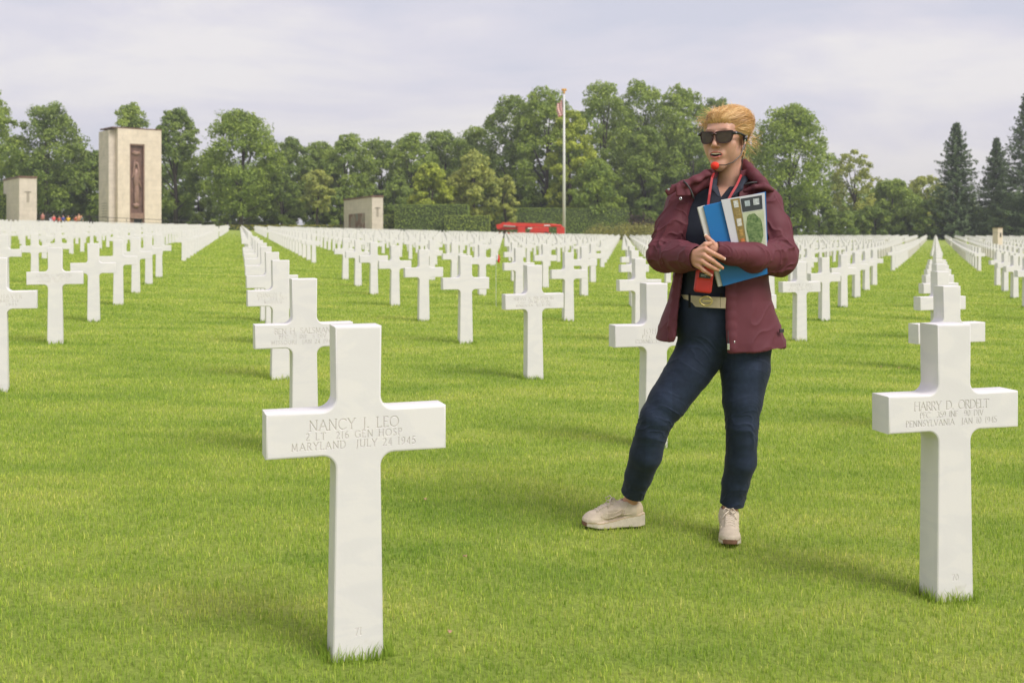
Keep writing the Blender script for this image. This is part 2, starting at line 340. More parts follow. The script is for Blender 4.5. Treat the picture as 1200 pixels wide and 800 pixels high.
def cross_mesh(name, lines=None, step=.0009, seg=6, bevel=.006):
    """one bevelled marble cross; `lines` = list of (text, cap height, width, x, z) in units of the cross height, carved as V grooves"""
    O = [(x*HH, z*HH) for x, z in cross_outline(seg)]; n = len(O)
    b = bevel*HH
    # inset outline
    ins = []
    for i in range(n):
        p0, p1, p2 = Vector(O[i-1]), Vector(O[i]), Vector(O[(i+1) % n])
        d1 = (p1-p0).normalized(); d2 = (p2-p1).normalized(); n1 = Vector((-d1.y, d1.x)); n2 = Vector((-d2.y, d2.x))
        m = (n1+n2); m = m/max(m.length_squared/2, .3)
        ins.append(tuple(p1+m*b))
    t2 = TH*HH/2
    if bevel:
        mid = [((o[0]*.3+i[0]*.7), (o[1]*.3+i[1]*.7)) for o, i in zip(O, ins)]
        mid = [((o[0]+i[0])/2*1+(o[0]-i[0])*.2, (o[1]+i[1])/2+(o[1]-i[1])*.2) for o, i in zip(O, ins)]
        rings = [(ins, -t2), (mid, -t2+b*.3), (O, -t2+b), (O, t2-b), (mid, t2-b*.3), (ins, t2)]
    else: rings = [(O, -t2), (O, t2)]
    V = []; Q = []
    for ring, y in rings: V += [(x, y, z) for x, z in ring]
    for r in range(len(rings)-1):
        for i in range(n):
            j = (i+1) % n; Q.append((r*n+i, r*n+j, (r+1)*n+j, (r+1)*n+i))
    front, back = rings[0][0], rings[-1][0]; base = (len(rings)-1)*n
    T3 = []
    def tess(polys, offs, flip):
        flat = [q for pl in polys for q in pl]
        for tri in tessellate_polygon([[Vector((x, z, 0)) for x, z in pl] for pl in polys]):
            a, b_, c_ = [offs[i] for i in tri]
            P = [flat[i] for i in tri]
            ar = (P[1][0]-P[0][0])*(P[2][1]-P[0][1])-(P[1][1]-P[0][1])*(P[2][0]-P[0][0])
            if (ar < 0) != flip: b_, c_ = c_, b_
            T3.append((a, b_, c_))
    tess([back], [base+i for i in range(n)], True)
    groove = None
    if not lines:
        tess([front], list(range(n)), False); V = np.array(V); G = np.zeros(len(V)); Q = np.array(Q)
    else:
        holes = []; grids = []
        blocks = [[l for l in lines if l[4] > .4], [l for l in lines if l[4] <= .4]]
        off = len(V); Vn = list(V); Qn = list(Q); Gn = [0.]*len(V)
        polys = [front]; offs = list(range(n))
        for bl in blocks:
            if not bl: continue
            segs = []
            for (s, size, wd, xc, zc) in bl:
                segs += [(a+xc*HH, b_+zc*HH, c_+xc*HH, d+zc*HH, size*HH) for a, b_, c_, d in fitted(s, size*HH, wd*HH if wd else None)]
            S = np.array(segs); mg = .008
            x0, x1 = max(min(S[:, 0].min(), S[:, 2].min())-mg, -.262*HH), min(max(S[:, 0].max(), S[:, 2].max())+mg, .262*HH)
            z0, z1 = min(S[:, 1].min(), S[:, 3].min())-mg, max(S[:, 1].max(), S[:, 3].max())+mg
            if zc > .4: z0 = max(z0, .626*HH); z1 = min(z1, .742*HH)
            gx = np.linspace(x0, x1, max(3, int((x1-x0)/step))); gz_ = np.linspace(z0, z1, max(3, int((z1-z0)/step)))
            D = np.full((len(gz_), len(gx)), 9.); 
            for a, b_, c_, d, s_ in S:
                wv = s_*.044
                i0, i1 = np.searchsorted(gx, [min(a, c_)-wv*2, max(a, c_)+wv*2]); j0, j1 = np.searchsorted(gz_, [min(b_, d)-wv*2, max(b_, d)+wv*2])
                if i1 <= i0 or j1 <= j0: continue
                XX, ZZ = np.meshgrid(gx[i0:i1], gz_[j0:j1]); L2 = (c_-a)**2+(d-b_)**2+1e-12
                tt = np.clip(((XX-a)*(c_-a)+(ZZ-b_)*(d-b_))/L2, 0, 1)
                dd = np.hypot(XX-a-tt*(c_-a), ZZ-b_-tt*(d-b_))/wv
                D[j0:j1, i0:i1] = np.minimum(D[j0:j1, i0:i1], dd)
            dep = np.clip(1.15-D, 0, 1)
            dep[0] = dep[-1] = 0; dep[:, 0] = dep[:, -1] = 0
            XX, ZZ = np.meshgrid(gx, gz_)
            o2 = len(Vn); nx_, nz_ = len(gx), len(gz_)
            hgt = max(l[1] for l in bl)*HH
            Vn += list(zip(XX.ravel(), (-t2+dep*min(.0022, hgt*.09)).ravel(), ZZ.ravel())); Gn += list((dep*.42).ravel())
            I = np.arange(nx_*nz_).reshape(nz_, nx_)+o2
            Qn += list(map(tuple, np.c_[I[:-1, :-1].ravel(), I[:-1, 1:].ravel(), I[1:, 1:].ravel(), I[1:, :-1].ravel()]))
            cs = [(x0, z0), (x1, z0), (x1, z1), (x0, z1)]; ci = [I[0, 0], I[0, -1], I[-1, -1], I[-1, 0]]
            polys.append(cs[::-1]); offs += [int(q) for q in ci[::-1]]
        tess(polys, offs, False)
        V = np.array(Vn); Q = np.array(Qn); G = np.array(Gn)
    me_o = mesh_np(name, V, [Q, np.array(T3)], MARB, smooth=True, attrs={'groove': G})
    # sharp shading except fillets: use smooth by angle
    me_o.data.set_sharp_from_angle(angle=R(38))
    return me_o
cN = np.array([-.473, 3.24]); rV = np.array([2.055, .64]); cV = np.array([-.705, 2.76])
MEAS = {(0, 0): (416, 391), (1, 0): (1108.5, 324), (0, 1): (356, 210), (1, 1): (765, 193), (1, 2): (625, 134), (0, 2): (328, 140), (-1, 2): (-3, 158), (-1, 3): (65, 113), (2, 1): (1110, 174), (3, 3): (937, 93.5)}   # surveyed: column centre and apparent height
def cpos(m, k):
    if (m, k) in MEAS: px, h = MEAS[(m, k)]; D = F*HH/h+TH*HH/2; return np.array([at(px, D), D])
    return (cN + m*rV + k*cV)*HH
def yaw_for(m, k, pos):
    v = {(0, 0): -.345, (1, 0): -.262, (0, 1): -.355, (1, 1): -.295}.get((m, k))
    if v is None: v = -.33 + .004*np.clip(pos[0], -6, 14) + rng.normal(0, .012)
    return -math.atan(v)           # faces look at the camera side, turned to the left
L3 = lambda a, b, c_, w1=.27, w2=.29, w3=.375: [(a, .031, w1, -.012, .694), (b, .0205, w2, -.012, .667), (c_, .0215, w3, -.012, .638)]
TEXT = {
 (0, 0): L3('NANCY J. LEO', '2 LT  216 GEN HOSP', 'MARYLAND  JULY 24 1945') + [('71', .021, None, -.0, .075)],
 (1, 0): L3('HARRY D. ORDELT', 'PFC  359 INF  90 DIV', 'PENNSYLVANIA  JAN 10 1945', .30, .265, .38) + [('70', .021, None, .0, .075)],
 (0, 1): L3('BEN H. SALSMAN', 'PFC  11 INF  5 DIV', 'MISSOURI  JAN 24 1945', .31, .26, .345),
 (1, 1): [('JOHN', .031, .115, -.03, .694), ('PFC  328', .0205, .15, -.02, .667), ('CONNECTICUT', .0215, .22, -.03, .638)],
 (0, 2): [('CHARLES E.', .031, .21, -.09, .694), ('PFC  104 INF', .0205, .25, -.07, .667), ('MISSOURI', .0215, .16, -.06, .638)],
 (1, 2): L3('FRIDAY K. BROSTROM', 'S SGT  329 INF  83 DIV', 'MINNESOTA  FEB 10 1945', .37, .30, .33),
 (-1, 2): [('ENHAVER', .031, .2, .07, .694), ('2 ARMD DIV', .0205, .18, .06, .667), ('1945', .0215, .07, .10, .638)],
 (-1, 3): L3('CALVIN C. WOODIN', 'PFC  318 INF  80 DIV', 'INDIANA  FEB 9 1945', .33, .28, .32),
 (3, 3): L3('STEPHEN F. MILLS', 'PFC  101 INF  26 DIV', 'NEW YORK  DEC 28 1944', .33, .31, .35),
}
ORD = 'zeroth first second third fourth fifth sixth seventh eighth ninth tenth eleventh twelfth thirteenth fourteenth fifteenth sixteenth seventeenth eighteenth nineteenth twentieth'.split()
TENS = {2: 'twenty', 3: 'thirty', 4: 'forty', 5: 'fifty', 6: 'sixty'}
def ordinal(n):
    if n <= 20: return ORD[n]
    return TENS[n//10] + ('-' + ORD[n % 10] if n % 10 else 'th') if n % 10 else TENS[n//10][:-1]+'ieth'
SPECIAL = {
 (0, 0): 'large foreground marble cross engraved MARYLAND JULY 24 1945 with 71 at its foot',
 (1, 0): 'marble cross at the right front engraved PENNSYLVANIA JAN 10 1945 with 70 at its foot',
 (0, 1): 'marble cross engraved MISSOURI JAN 24, half hidden right behind the MARYLAND cross',
 (1, 1): 'marble cross engraved CONNECTICUT, partly hidden behind the legs of the woman',
}
def build_crosses():
    K = list(range(0, 9))+list(range(12, 33))+list(range(36, 64))
    lst = []
    for k in K:
        for m in range(-45, 60):
            x, y = cpos(m, k)
            if y < 2.0: continue
            px = 600+F*x/y; h = F*HH/y
            if -.32*h-6 < px < 1200+.32*h+6: lst.append((h, m, k, x, y, px))
    lst.sort(reverse=True)
    indiv = lst[:299]; rest = lst[299:]
    plain = cross_mesh('marble_cross', seg=5); low = None
    used = False
    rank = {}
    for m in set(q[1] for q in indiv):
        ks = sorted(q[2] for q in lst if q[1] == m)
        for i, k in enumerate(ks): rank[(m, k)] = i+1
    for h, m, k, x, y, px in indiv:
        key = (m, k)
        if key in TEXT:
            o = cross_mesh('marble_cross', TEXT[key], step=max(.0009, .0011*130/h) if h < 300 else .0008, seg=9 if h > 150 else 6)
        elif not used: o = plain; used = True
        else: o = plain.copy(); COL.objects.link(o)
        o.location = (x, y, gzf(x)); o.rotation_euler = (R(rng.normal(0, .15)), R(rng.normal(0, .2)), yaw_for(m, k, (x, y)))
        if key in SPECIAL: lab = SPECIAL[key]
        else:
            r = ordinal(rank[key])
            if m == 0: lab = f'white marble cross, {r} back in the column behind the MARYLAND cross'
            elif m == 1: lab = f'white marble cross, {r} back in the column behind the PENNSYLVANIA cross'
            elif m < 0: lab = f'white marble cross, {r} back in the {ordinal(-m)} column left of the MARYLAND cross'
            else: lab = f'white marble cross, {r} back in the {ordinal(m-1)} column right of the PENNSYLVANIA cross'
        tag(o, lab, 'cross', 'marble crosses in rows on the lawn')
    # the far ones as one mass
    O = [(x*HH, z*HH) for x, z in cross_outline(2)]; n = len(O); t2 = TH*HH/2
    V0 = np.array([(x, -t2, z) for x, z in O]+[(x, t2, z) for x, z in O]); 
    Q0 = np.array([(i, (i+1) % n, n+(i+1) % n, n+i) for i in range(n)])
    tri = []
    for tr_ in tessellate_polygon([[Vector((x, z, 0)) for x, z in O]]):
        a, b, c_ = tr_; P = [O[i] for i in tr_]
        ar = (P[1][0]-P[0][0])*(P[2][1]-P[0][1])-(P[1][1]-P[0][1])*(P[2][0]-P[0][0])
        if ar < 0: b, c_ = c_, b
        tri += [(a, b, c_), (a+n, c_+n, b+n)]
    T0 = np.array(tri)
    Vs, Qs, Ts = [], [], []
    for i, (h, m, k, x, y, px) in enumerate(rest):
        yw = yaw_for(m, k, (x, y)); c_, s_ = math.cos(yw), math.sin(yw); z = gzf(x)
        Vs.append(np.c_[V0[:, 0]*c_-V0[:, 1]*s_+x, V0[:, 0]*s_+V0[:, 1]*c_+y, V0[:, 2]+z]); Qs.append(Q0+i*2*n); Ts.append(T0+i*2*n)
    o = mesh_np('marble_crosses', np.concatenate(Vs), [np.concatenate(Qs), np.concatenate(Ts)], MARB, smooth=False)
    tag(o, 'dense far rows of small white marble crosses towards the trees', 'crosses', kind='stuff')
    # untrimmed grass round the feet of the nearer crosses
    r = np.random.default_rng(5); PX, PY = [], []
    for h, m, k, x, y, px in indiv[:60]:
        yw = yaw_for(m, k, (x, y)); nb_ = int(min(420, 1.3*h)); s = max(1, y/5)
        e_ = r.uniform(0, 1, nb_); side = r.integers(0, 4, nb_); a, b = S_BASE*HH+.004, TH*HH/2+.004
        off = np.abs(r.normal(0, .012, nb_)); u = np.where(side < 2, (e_*2-1)*a, np.where(side == 2, -a-off, a+off)); v_ = np.where(side < 2, np.where(side == 0, -b-off, b+off), (e_*2-1)*b)
        PX.append(x+u*math.cos(yw)-v_*math.sin(yw)); PY.append(y+u*math.sin(yw)+v_*math.cos(yw))
    PX = np.concatenate(PX); PY = np.concatenate(PY); s = np.maximum(1, PY/5)
    V, Q, T3, tone = blades(PX, PY, r.normal(.030, .012, len(PX)).clip(.012, .07), r.uniform(.002, .0035, len(PX))*s, 9, .7)
    g = mesh_np('grass_tuft', V, [Q, T3], BM_, attrs={'tone': tone*.8}, smooth=False)
    tag(g, 'longer uncut grass blades round the feet of the nearer crosses', 'grass', kind='stuff')
build_crosses()
def petals():
    m = mat('dry_petal', (.36, .22, .13), .8, .3, 50); r = np.random.default_rng(12)
    PL = ['right of the stem of the MARYLAND cross', 'near the lower edge right of the MARYLAND cross', 'left of a pair beyond the PENNSYLVANIA cross', 'right of a pair beyond the PENNSYLVANIA cross', 'between the MARYLAND cross and the woman']
    for i, (px, py) in enumerate([(498, 589), (527, 747), (1032, 431), (1053, 432), (545, 657)]):
        D = F*CAMZ/(py-270); x = at(px, D); D = F*(CAMZ-gzf(x))/(py-270); x = at(px, D)
        b = MB(); a = r.uniform(0, 6); s_ = .0065*(1+D/14)
        pts = [(s_*math.cos(a+t)*(1 if j % 2 else .7), s_*math.sin(a+t)*(.7 if j % 2 else 1), .004*math.sin(3*t)) for j, t in enumerate(np.linspace(0, 5.4, 7))]
        b.add(pts+[(p_[0], p_[1], p_[2]+.0015) for p_ in pts], [tuple(range(7))[::-1], tuple(range(7, 14))]+[(k, (k+1) % 7, 7+(k+1) % 7, 7+k) for k in range(7)])
        o = b.build('fallen_petal', m); o.location = (x, D, gzf(x)+.018); tag(o, 'tiny dry petal in the grass ' + PL[i], 'petal', 'petals fallen on the lawn')
petals()
def stick_flag():
    D = 16.6; x = at(583.5, D); o = empty('stick_flag', (x, D, gzf(x))); tag(o, 'tiny red and white flag on a thin stick beside a cross in the middle rows', 'flag')
    zc = zat(302, D)-gzf(x); MB().tube([(-.03, 0, 0), (-.03, 0, zc+.07)], .003, 6).build('stick', mat('thin_stick', (.6, .6, .6)), o)
    for k, c_ in ((0, (.7, .7, .7)), (1, (.75, .05, .03))):
        b = MB(); n = 5
        V = [(-.03+.026*k+.030*i/n+.004*math.sin(j), .006*math.sin(i+j), zc+.06-.12*j/4-.03*k*i/n) for j in range(5) for i in range(n+1)]
        o2 = mesh_np('cloth', V, np.array([(j*(n+1)+i, j*(n+1)+i+1, (j+1)*(n+1)+i+1, (j+1)*(n+1)+i) for j in range(4) for i in range(n)]), mat('flag_stripe', c_), o); o2.modifiers.new('thickness', 'SOLIDIFY').thickness = .002
stick_flag()
# ------------------------------------------------------------------ memorial terrace, hedges, railing
def stone(name, c1, c2, bw, bh, mortar=(.42, .37, .31), msz=.008, scale=1.0):
    m = bpy.data.materials.new(name); m.use_nodes = True; t = m.node_tree; p = t.nodes['Principled BSDF']; p.inputs['Roughness'].default_value = .8
    c = N(t, 'ShaderNodeTexCoord'); s = N(t, 'ShaderNodeSeparateXYZ'); t.links.new(c.outputs['Object'], s.inputs[0])
    ad = N(t, 'ShaderNodeMath', operation='ADD'); t.links.new(s.outputs[0], ad.inputs[0]); t.links.new(s.outputs[1], ad.inputs[1])
    cb = N(t, 'ShaderNodeCombineXYZ'); t.links.new(ad.outputs[0], cb.inputs[0]); t.links.new(s.outputs[2], cb.inputs[1])
    b = N(t, 'ShaderNodeTexBrick'); b.inputs['Scale'].default_value = 1; b.inputs['Brick Width'].default_value = bw; b.inputs['Row Height'].default_value = bh
    b.inputs['Mortar Size'].default_value = msz; b.inputs['Color1'].default_value = (*c1, 1); b.inputs['Color2'].default_value = (*c2, 1); b.inputs['Mortar'].default_value = (*mortar, 1)
    t.links.new(cb.outputs[0], b.inputs['Vector'])
    n = N(t, 'ShaderNodeTexNoise'); n.inputs['Scale'].default_value = .8; n.inputs['Detail'].default_value = 8; n.inputs['Roughness'].default_value = .7; t.links.new(c.outputs['Object'], n.inputs['Vector'])
    mr = N(t, 'ShaderNodeMapRange'); mr.inputs[1].default_value = .3; mr.inputs[2].default_value = .7; mr.inputs[3].default_value = .82; mr.inputs[4].default_value = 1.1; t.links.new(n.outputs[0], mr.inputs[0])
    sc = N(t, 'ShaderNodeVectorMath', operation='SCALE'); t.links.new(b.outputs[0], sc.inputs[0]); t.links.new(mr.outputs[0], sc.inputs['Scale']); t.links.new(sc.outputs[0], p.inputs['Base Color'])
    return m
M_ST = stone('limestone', (.74, .63, .51), (.71, .60, .48), 1.6, .8)
M_ST2 = stone('pale_limestone', (.66, .57, .49), (.62, .54, .46), 1.2, .6)
M_CAP = mat('copper_coping', (.16, .085, .06), .6, .3, 2)
M_BRZ = mat('bronze', (.17, .095, .070), .5, .35, 1.5, metal=.3)
M_BRZ2 = mat('worn_bronze', (.30, .18, .135), .5, .25, 3, metal=.25)
M_DARK = mat('dark_glass', (.02, .02, .02), .3)
M_IRON = mat('painted_iron', (.035, .03, .03), .5)

def box_part(name, c, d, m, parent, bevel=0): return MB().box(c, d).build(name, m, parent, bevel=bevel)
# chapel tower: its corner nearest to the camera at px 138
D0 = 172.; gT = gzf(at(150, D0))
tw = empty('memorial_tower', (at(138, D0), D0, gT-.2), R(40))
tag(tw, 'tall square limestone chapel tower with bronze relief above its doorway', 'tower')
Wd, Dp, Ht = 7.2, 5.6, 16.3
body = MB()
# front wall built round the deep niche (x 2.7..5.3, z 0..13.6)
nx0, nx1, nz1 = 1.95, 4.40, 13.9
body.box((nx0/2, Dp/2, Ht/2), (nx0, Dp, Ht)); body.box(((nx1+Wd)/2, Dp/2, Ht/2), (Wd-nx1, Dp, Ht))
body.box(((nx0+nx1)/2, Dp/2, (nz1+Ht)/2), (nx1-nx0, Dp, Ht-nz1)); body.box(((nx0+nx1)/2, Dp/2+.35, nz1/2), (nx1-nx0, Dp-.7, nz1))
body.build('wall', M_ST, tw)
MB().box((-.55, Dp/2+.5, Ht/2-.1), (1.1, Dp-1.0, Ht-.4)).build('side_wall', M_ST2, tw)
MB().box((Wd/2-.42, Dp/2+.03, Ht+.1), (Wd+.98, Dp+.12, .2)).build('coping', M_CAP, tw)
MB().box(((nx0+nx1)/2, .62, 8.05), (nx1-nx0-.1, .16, 11.3)).build('relief_panel', M_BRZ, tw)
fr = MB()
for x in (nx0+.09, nx1-.09): fr.box((x, .30, 6.95), (.16, .42, 13.86))
fr.box(((nx0+nx1)/2, .3, 13.78), (nx1-nx0-.36, .42, .2)); fr.box(((nx0+nx1)/2, .34, 2.2), (nx1-nx0-.36, .42, .9))
fr.build('frame', M_BRZ2, tw)
def ball_mesh(name, blobs, m, parent, sub=2):
    bm = bmesh.new()
    for (c, r3, rot) in blobs:
        M = Matrix.Translation(c) @ Matrix.Rotation(rot, 4, 'Y') @ Matrix.Diagonal((*r3, 1)); bmesh.ops.create_icosphere(bm, subdivisions=sub, radius=1, matrix=M)
    me = bpy.data.meshes.new(name); bm.to_mesh(me); bm.free(); me.polygons.foreach_set('use_smooth', [True]*len(me.polygons)); me.materials.append(m)
    return link(bpy.data.objects.new(name, me), parent)
cx = (nx0+nx1)/2
ball_mesh('relief_figure', [((cx, .5, 12.4), (.75, .2, .35), 0), ((cx-.25, .5, 12.55), (.3, .22, .25), 0), ((cx+.35, .5, 12.5), (.3, .22, .22), 0),
  ((cx, .45, 10.7), (.26, .25, .36), 0), ((cx-.38, .5, 9.9), (.22, .2, 1.5), R(6)), ((cx+.42, .5, 9.6), (.24, .2, 1.4), R(-8)),
  ((cx, .45, 8.2), (.52, .28, 1.8), 0), ((cx+.05, .45, 6.0), (.46, .26, 2.0), 0), ((cx-.2, .42, 5.2), (.2, .2, 1.5), 0), ((cx+.25, .42, 5.4), (.18, .2, 1.5), 0),
  ((cx+.62, .45, 7.4), (.14, .15, .9), R(-14)), ((cx-.55, .45, 8.8), (.14, .15, .7), R(25)), ((cx, .45, 3.9), (.6, .24, .45), 0)], M_BRZ2, tw)
dr = MB().box((cx, .72, .95), (nx1-nx0-.36, .05, 1.5)).build('door', M_DARK, tw)
MB().box((cx-.62, .6, .95), (.55, .1, 1.7)).build('door_leaf', M_BRZ2, tw)
ins = MB()
for j in range(6): ins.box((-1.105, 2.9, 4.2-j*.42), (.03, 2.4, .13))
ins.build('inscription', mat('carved_line', (.33, .29, .24)), tw)

# two long pylons
def pylon(px_near, Dn, px_far, Df, wfront, H, label, mural):
    a = Vector((at(px_near, Dn), Dn)); b = Vector((at(px_far, Df), Df)); d = (b-a); Ln = d.length; ang = math.atan2(d.y, d.x)
    o = empty('stone_pylon', (a.x, a.y, gzf(a.x)-.2), ang); tag(o, label, 'pylon')   # local x runs along the long side away from the near corner, local -y to the right
    MB().box((Ln/2, -wfront/2, H/2), (Ln, wfront, H)).build('wall', M_ST2, o)
    MB().box((Ln/2, -wfront/2, H+.14), (Ln+.16, wfront+.16, .28)).build('coping', M_CAP, o)
    if mural:
        m = bpy.data.materials.new('mosaic_map'); m.use_nodes = True; t = m.node_tree; p = t.nodes['Principled BSDF']; c = N(t, 'ShaderNodeTexCoord')
        n = N(t, 'ShaderNodeTexNoise'); n.inputs['Scale'].default_value = .42; n.inputs['Detail'].default_value = 3; n.inputs['Distortion'].default_value = .8; t.links.new(c.outputs['Object'], n.inputs['Vector'])
        r = N(t, 'ShaderNodeValToRGB'); r.color_ramp.interpolation = 'CONSTANT'; e = r.color_ramp.elements
        e[0].position = 0; e[0].color = (.28, .24, .20, 1); e[1].position = .42; e[1].color = (.36, .27, .22, 1)
        for q, cc in ((.5, (.17, .085, .07, 1)), (.58, (.24, .13, .10, 1)), (.66, (.2, .21, .18, 1))): x = e.new(q); x.color = cc
        t.links.new(n.outputs[0], r.inputs[0]); t.links.new(r.outputs[0], p.inputs['Base Color']); p.inputs['Roughness'].default_value = .6
        MB().box((Ln*.52, .03, H*.32), (Ln*.58, .06, H*.56)).build('map_mural', m, o)
    MB().box((-.012, -wfront/2, H*.62), (.03, .35, 1.5)).box((-.012, -wfront/2, H*.72), (.03, .9, .22)).build('carved_emblem', mat('carved_stone', (.36, .31, .25)), o)
    return o
pylon(436, 166, 403, 186, 1.75, 6.0, 'long low stone pylon with a brown map mural left of the clipped hedge', True)
pylon(22.5, 150, 4, 160, 2.3, 7.0, 'narrow stone pylon with copper coping left of the tall tower', False)
# small stone marker on the right
D = 66.; o = empty('stone_marker', (at(1169.5, D), D, gzf(at(1169, D))-.05), R(24))
tag(o, 'small square stone pier with a dark opening among the far right crosses', 'pier')
MB().box((.25, .25, .93), (.40, .40, 1.86)).build('pier_shaft', M_ST, o); MB().box((.25, .25, 1.88), (.43, .43, .05)).build('coping', mat('buff_cap', (.42, .3, .2)), o)
MB().box((.28, .044, 1.45), (.11, .02, .25)).build('opening', M_DARK, o)

# hedges: leafy clipped boxes
def leafmat(name, c, tr=.3, var=.45):
    m = bpy.data.materials.new(name); m.use_nodes = True; t = m.node_tree; p = t.nodes['Principled BSDF']; p.inputs['Roughness'].default_value = .6; p.inputs['Specular IOR Level'].default_value = .3
    a = N(t, 'ShaderNodeAttribute', attribute_name='tone'); cr = N(t, 'ShaderNodeValToRGB'); e = cr.color_ramp.elements
    e[0].color = (c[0]*(1-var), c[1]*(1-var*.8), c[2]*(1-var*.6), 1); e[1].color = (c[0]*(1+var*1.3), c[1]*(1+var), c[2]*(1+var*.4), 1)
    t.links.new(a.outputs['Fac'], cr.inputs[0]); t.links.new(cr.outputs[0], p.inputs['Base Color'])
    b = N(t, 'ShaderNodeBsdfTranslucent'); t.links.new(cr.outputs[0], b.inputs['Color']); ms = N(t, 'ShaderNodeMixShader'); ms.inputs[0].default_value = tr
    t.links.new(p.outputs[0], ms.inputs[1]); t.links.new(b.outputs[0], ms.inputs[2]); t.links.new(ms.outputs[0], t.nodes['Material Output'].inputs[0])
    return m
def leaf_quads(P, Nrm, size, r, jitter=.8):
    """one leaf clump (a bent diamond of two triangles) per point, facing roughly along Nrm"""
    n = len(P); d = Nrm + r.normal(0, jitter, (n, 3)); d /= np.linalg.norm(d, axis=1)[:, None]+1e-9
    u = np.cross(d, r.normal(0, 1, (n, 3))); u /= np.linalg.norm(u, axis=1)[:, None]+1e-9; v = np.cross(d, u)
    s = (size*r.uniform(.6, 1.3, n))[:, None]; k = r.uniform(.45, .8, n)[:, None]
    V = np.stack([P-u*s, P-v*s*k+d*s*.2, P+u*s, P+v*s*k+d*s*.2], 1).reshape(-1, 3)
    b = np.arange(n)*4
    return V, np.c_[b, b+1, b+2, b+3]
M_HEDGE = leafmat('hedge_leaf', (.27, .36, .075)); M_HEDGEC = mat('hedge_core', (.05, .075, .02), .9)
M_HEDGEP = leafmat('hedge_leaf_light', (.34, .42, .08)); M_YEL = leafmat('yellow_leaf', (.40, .38, .06)); M_SHR = leafmat('golden_leaf', (.32, .31, .09)); M_PUR = leafmat('purple_leaf', (.085, .05, .045))
def hedge(x0, x1, D, depth, H, label, m=M_HEDGE, seed=0, tilt=0, name='hedge', lf=.13, dens=26):
    r = np.random.default_rng(seed); xm = (x0+x1)/2; L_ = x1-x0
    o = empty(name, (xm, D, gzf(xm)-.1), tilt); tag(o, label, 'hedge')
    MB().box((0, depth/2, H/2-.02), (L_-.16, depth-.16, H-.12)).build('branches', M_HEDGEC, o)
    P, Nn = [], []
    for (ar, f) in ((L_*H, 0), (L_*depth, 1), (depth*H, 2), (depth*H, 3)):
        n = int(ar*dens); u, v = r.uniform(0, 1, n), r.uniform(0, 1, n); w_ = np.abs(r.normal(0, .05, n))
        if f == 0: P.append(np.c_[(u-.5)*L_, w_, v*H]); Nn.append(np.tile((0, -1, .3), (n, 1)))
        if f == 1: P.append(np.c_[(u-.5)*L_, v*depth, H-w_]); Nn.append(np.tile((0, 0, 1), (n, 1)))
        if f == 2: P.append(np.c_[-L_/2+w_, u*depth, v*H]); Nn.append(np.tile((-1, 0, .3), (n, 1)))
        if f == 3: P.append(np.c_[L_/2-w_, u*depth, v*H]); Nn.append(np.tile((1, 0, .3), (n, 1)))
    P = np.concatenate(P); V, Q = leaf_quads(P, np.concatenate(Nn).astype(float), lf, r, .55)
    tone = np.repeat(np.clip(r.normal(.42, .2, len(P)), 0, 1), 4)
    mesh_np('foliage', V, Q, m, o, smooth=False, attrs={'tone': tone})
    return o
hedge(at(462, 172), at(548, 172), 172, 10, zat(238.5, 172)-gzf(-19)+.1, 'tall clipped hedge block right of the map pylon', seed=1)
hedge(at(521, 168.6), at(574, 168.6), 168.6, 2.8, zat(252.5, 168.6)-gzf(-8)+.1, 'low clipped hedge block in front of the tall hedge block', M_HEDGEP, seed=2)
hedge(at(545, 190), at(737, 190), 190, 2.5, zat(243.5, 190)-gzf(5)+.1, 'long dark clipped hedge running behind the flagpole', seed=3)
hedge(at(449, 178), at(463, 178), 178, 6, zat(252, 178)-gzf(-20)+.1, 'short clipped hedge between the map pylon and the tall hedge', M_HEDGEP, seed=4)
hedge(at(-30, 158), at(9.5, 158), 158, 4, zat(228, 158)-gzf(-75)+.1, 'tall clipped hedge at the left edge of the terrace', M_HEDGEP, seed=5)
hedge(at(190, 187), at(462, 187), 187, 1.2, 1.15, 'long low hedge with yellow tips below the forest', M_YEL, seed=6, name='low_hedge')
def shrub(x, D, wd, H, label, m, seed, n=2600, lf=.16, name='shrub', dp=None):
    r = np.random.default_rng(seed); dp = dp or wd*.5
    P = []; Nn = []
    for k in range(16):
        c = np.array([r.uniform(-.4, .4)*wd, r.uniform(-.4, .4)*dp, 0]); rr = np.array([wd*r.uniform(.16, .26), dp*.25, H*r.uniform(.75, 1.0)])
        d = r.normal(0, 1, (n//16, 3)); d /= np.linalg.norm(d, axis=1)[:, None]; d[:, 2] = np.abs(d[:, 2])
        P.append(c+d*rr*r.uniform(.75, 1.03, (len(d), 1))); Nn.append(d)
    P = np.concatenate(P); V, Q = leaf_quads(P, np.concatenate(Nn), lf, r, .7)
    o = mesh_np(name, V, Q, m, smooth=False, attrs={'tone': np.repeat(np.clip(r.normal(.45, .22, len(P)), 0, 1), 4)})
    o.location = (x, D, gzf(x)-.1); tag(o, label, 'shrub'); return o
shrub(at(728, 176), 176, 12.5, zat(259, 176)-gzf(18), 'broad low golden green shrub right of the flagpole', M_SHR, 11, 5200, .15)
shrub(at(751, 181), 181, 5.0, zat(247, 181)-gzf(22), 'dark purple leaved shrub behind the golden shrub', M_PUR, 12, 1800)

